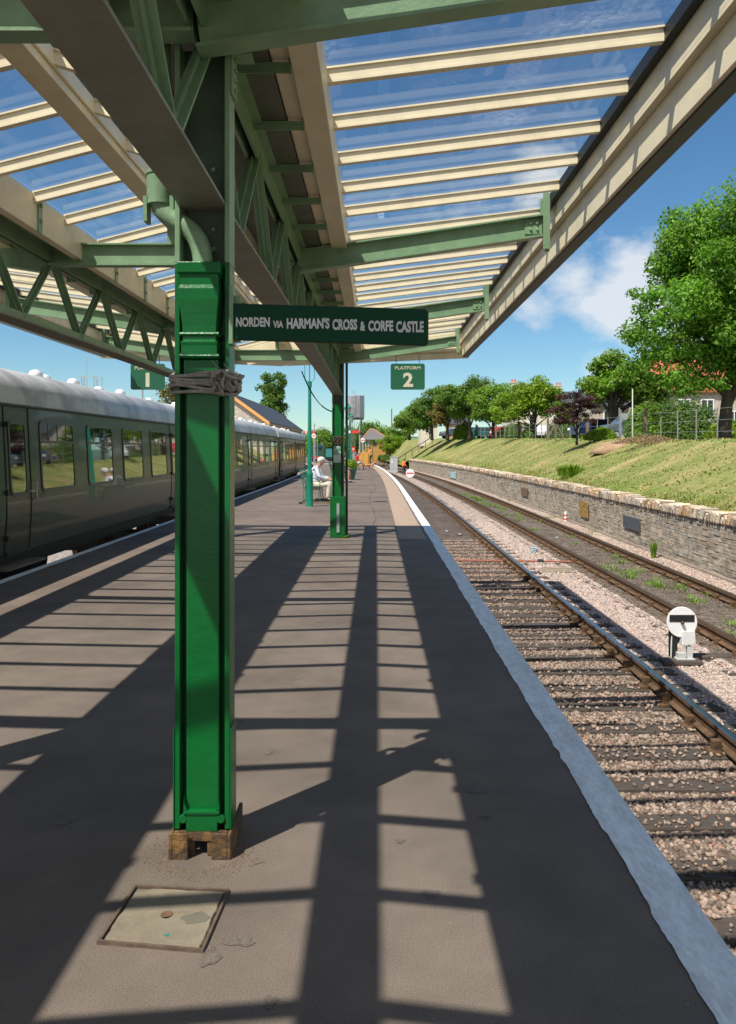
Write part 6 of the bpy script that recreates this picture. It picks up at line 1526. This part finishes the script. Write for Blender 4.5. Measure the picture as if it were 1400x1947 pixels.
# lattice floodlight tower over the coach, thin mast, globe lamp
Y_ = 90; xc = PT(175, Y_); zt = EYE+(PY-717)*Y_/F; th = thing('lattice_gantry', (xc,Y_,-1.4), 'thin grey lattice tower rising behind the nearest coach roof', 'tower')
mb = MB(); hw = .85
for sx_ in (-1, 1):
    for sy_ in (-1, 1):
        mb.tube([(xc+sx_*hw*1.0,Y_+sy_*hw,zt),(xc+sx_*hw*.75,Y_+sy_*hw*.75,-1.4)], .035, 4)
    for k in range(12):
        za = zt - k*.75; s2 = 1 if k % 2 else -1; mb.tube([(xc+sx_*hw*.95,Y_-s2*hw,za),(xc+sx_*hw*.95,Y_+s2*hw,za-.75)], .022, 4); mb.tube([(xc+sx_*.55,Y_-hw,za),(xc+sx_*hw,Y_-hw,za-.75)], .022, 4)
    mb.tube([(xc+sx_*.52,Y_-hw,zt),(xc+sx_*.50,Y_-hw,-1.4)], .03, 4)
obj('lattice', mb, STEEL, th)
mb = MB(); mb.bar((xc-1.3,Y_-hw,zt),(xc+1.15,Y_-hw,zt),.08,.08); mb.tube([(xc-.55,Y_,zt),(xc-.55,Y_,zt+2.1)], .02, 4); obj('top_frame', mb, STEEL, th)
q = Vector((PT(271,45), 45, -1.3)); th = thing('globe_lamp', q, 'slim grey lamp post with a round head above the coach roof', 'lamp post')
zt = EYE+(PY-734)*45/F; mb = MB(); mb.tube([q, (q.x,q.y,zt)], .05, 6); obj('post', mb, GREYM, th); mb = MB(); mb.lathe((q.x-.15,q.y,zt-.02), [(.08,0),(.17,.12),(.20,.16),(.05,.22)], 12); obj('head', mb, GREYM, th)
# tall street lamp behind the crest trees and road signs
q = Vector((PT(873,100),100,plat(100))); th = thing('street_lamp', q, 'grey street lamp with a bent arm in front of the crest trees', 'street lamp'); mb = MB(); mb.tube(bez([q, q+Vector((0,0,3)), q+Vector((0,0,4.6)), q+Vector((0,0,4.9)), q+Vector((.6,0,4.95))],10), .05, 6); obj('post', mb, STEEL, th); mb = MB(); mb.box(q.x+.5,q.x+.95,q.y-.08,q.y+.08,q.z+4.88,q.z+4.98); obj('lamp_head', mb, GREYM, th)
q = Vector((PT(1181,47.5),47.5,plat(47))); th = thing('road_sign', q, 'grey backed road sign pole with a round and a narrow plate beside the van', 'sign'); mb = MB(); mb.tube([q,q+Vector((0,0,1.75))], .03, 6); mb.tube([q+Vector((-.1,0,0)),q+Vector((-.1,0,1.85))], .03, 6); obj('post', mb, STEEL, th)
mb = MB(); mb.prism([(q.x+.22+.2*math.cos(a), q.z+1.35+.2*math.sin(a)) for a in np.linspace(0,6.28,17)[:-1]], 'y', q.y-.03, q.y-.01); obj('plate', mb, GREYM, th)
q = Vector((PT(1203,50),50,plat(50))); mb = MB(); mb.tube([q,q+Vector((0,0,3.1))], .035, 6); obj('flag_pole', mb, WHITE, label='plain white pole standing in front of the trees above the van', cat='pole')
# mast behind the trees
q = W(745,778,160); mb = MB(); mb.tube([(q.x,160,-1),(q.x,160,EYE+(PY-777)*160/F)], .12, 6); obj('mast', mb, flat('brown_mast', (.2,.1,.09), .7), label='thin brown mast left of the crest trees', cat='mast')
# distant diesel locomotive and teal wagons
Y_ = 165; xa, xb = PT(596,Y_), PT(612,Y_); xm = (xa+xb)/2
lo = thing('diesel_locomotive', (xm,Y_,ZT), 'green diesel shunter with a red buffer beam parked beyond the platform', 'locomotive')
mb = MB(); mb.prism([(xm-1.15,-.1),(xm+1.15,-.1),(xm+1.15,1.6),(xm+.9,2.3),(xm+.4,2.55),(xm-.4,2.55),(xm-.9,2.3),(xm-1.15,1.6)], 'y', Y_, Y_+9); obj('body', mb, flat('loco_green', (.02,.07,.05), .4), lo)
mb = MB(); mb.box(xm-1.25, xm+1.25, Y_-.25, Y_-.003, -.45, -.05); bb = obj('buffer_beam', mb, flat('buffer_red', (.60,.03,.03), .5), lo)
for s in (-.85,.85): mb = MB(); mb.tube([(xm+s,Y_-.26,-.22),(xm+s,Y_-.7,-.22)], .1, 8); mb.tube([(xm+s,Y_-.7,-.22),(xm+s,Y_-.76,-.22)], .22, 10); obj('buffer', mb, BLACK, bb)
for s in (-.5,.5): mb = MB(); mb.box(xm+s-.35, xm+s+.35, Y_-.02, Y_-.003, 1.3, 1.95); obj('cab_window', mb, DARKGL, lo)
mb = MB(); mb.box(xm-1.1, xm+1.1, Y_, Y_+9, -1.1, -.11); obj('running_gear', mb, BLACK, lo)
Y_ = 200; xm = PT(627,Y_); wg = thing('wagon', (xm,Y_,ZT), 'teal box wagon standing right of the diesel', 'wagon'); mb = MB(); mb.box(xm-1.2,xm+1.2,Y_,Y_+6,-.5,1.6); obj('body', mb, flat('wagon_teal', (.03,.20,.20), .6), wg); mb = MB(); mb.box(xm-1.0,xm+1.0,Y_+.1,Y_+5.9,-1.25,-.503); obj('underframe', mb, BLACK, wg)
print('all ok', len(bpy.data.objects))
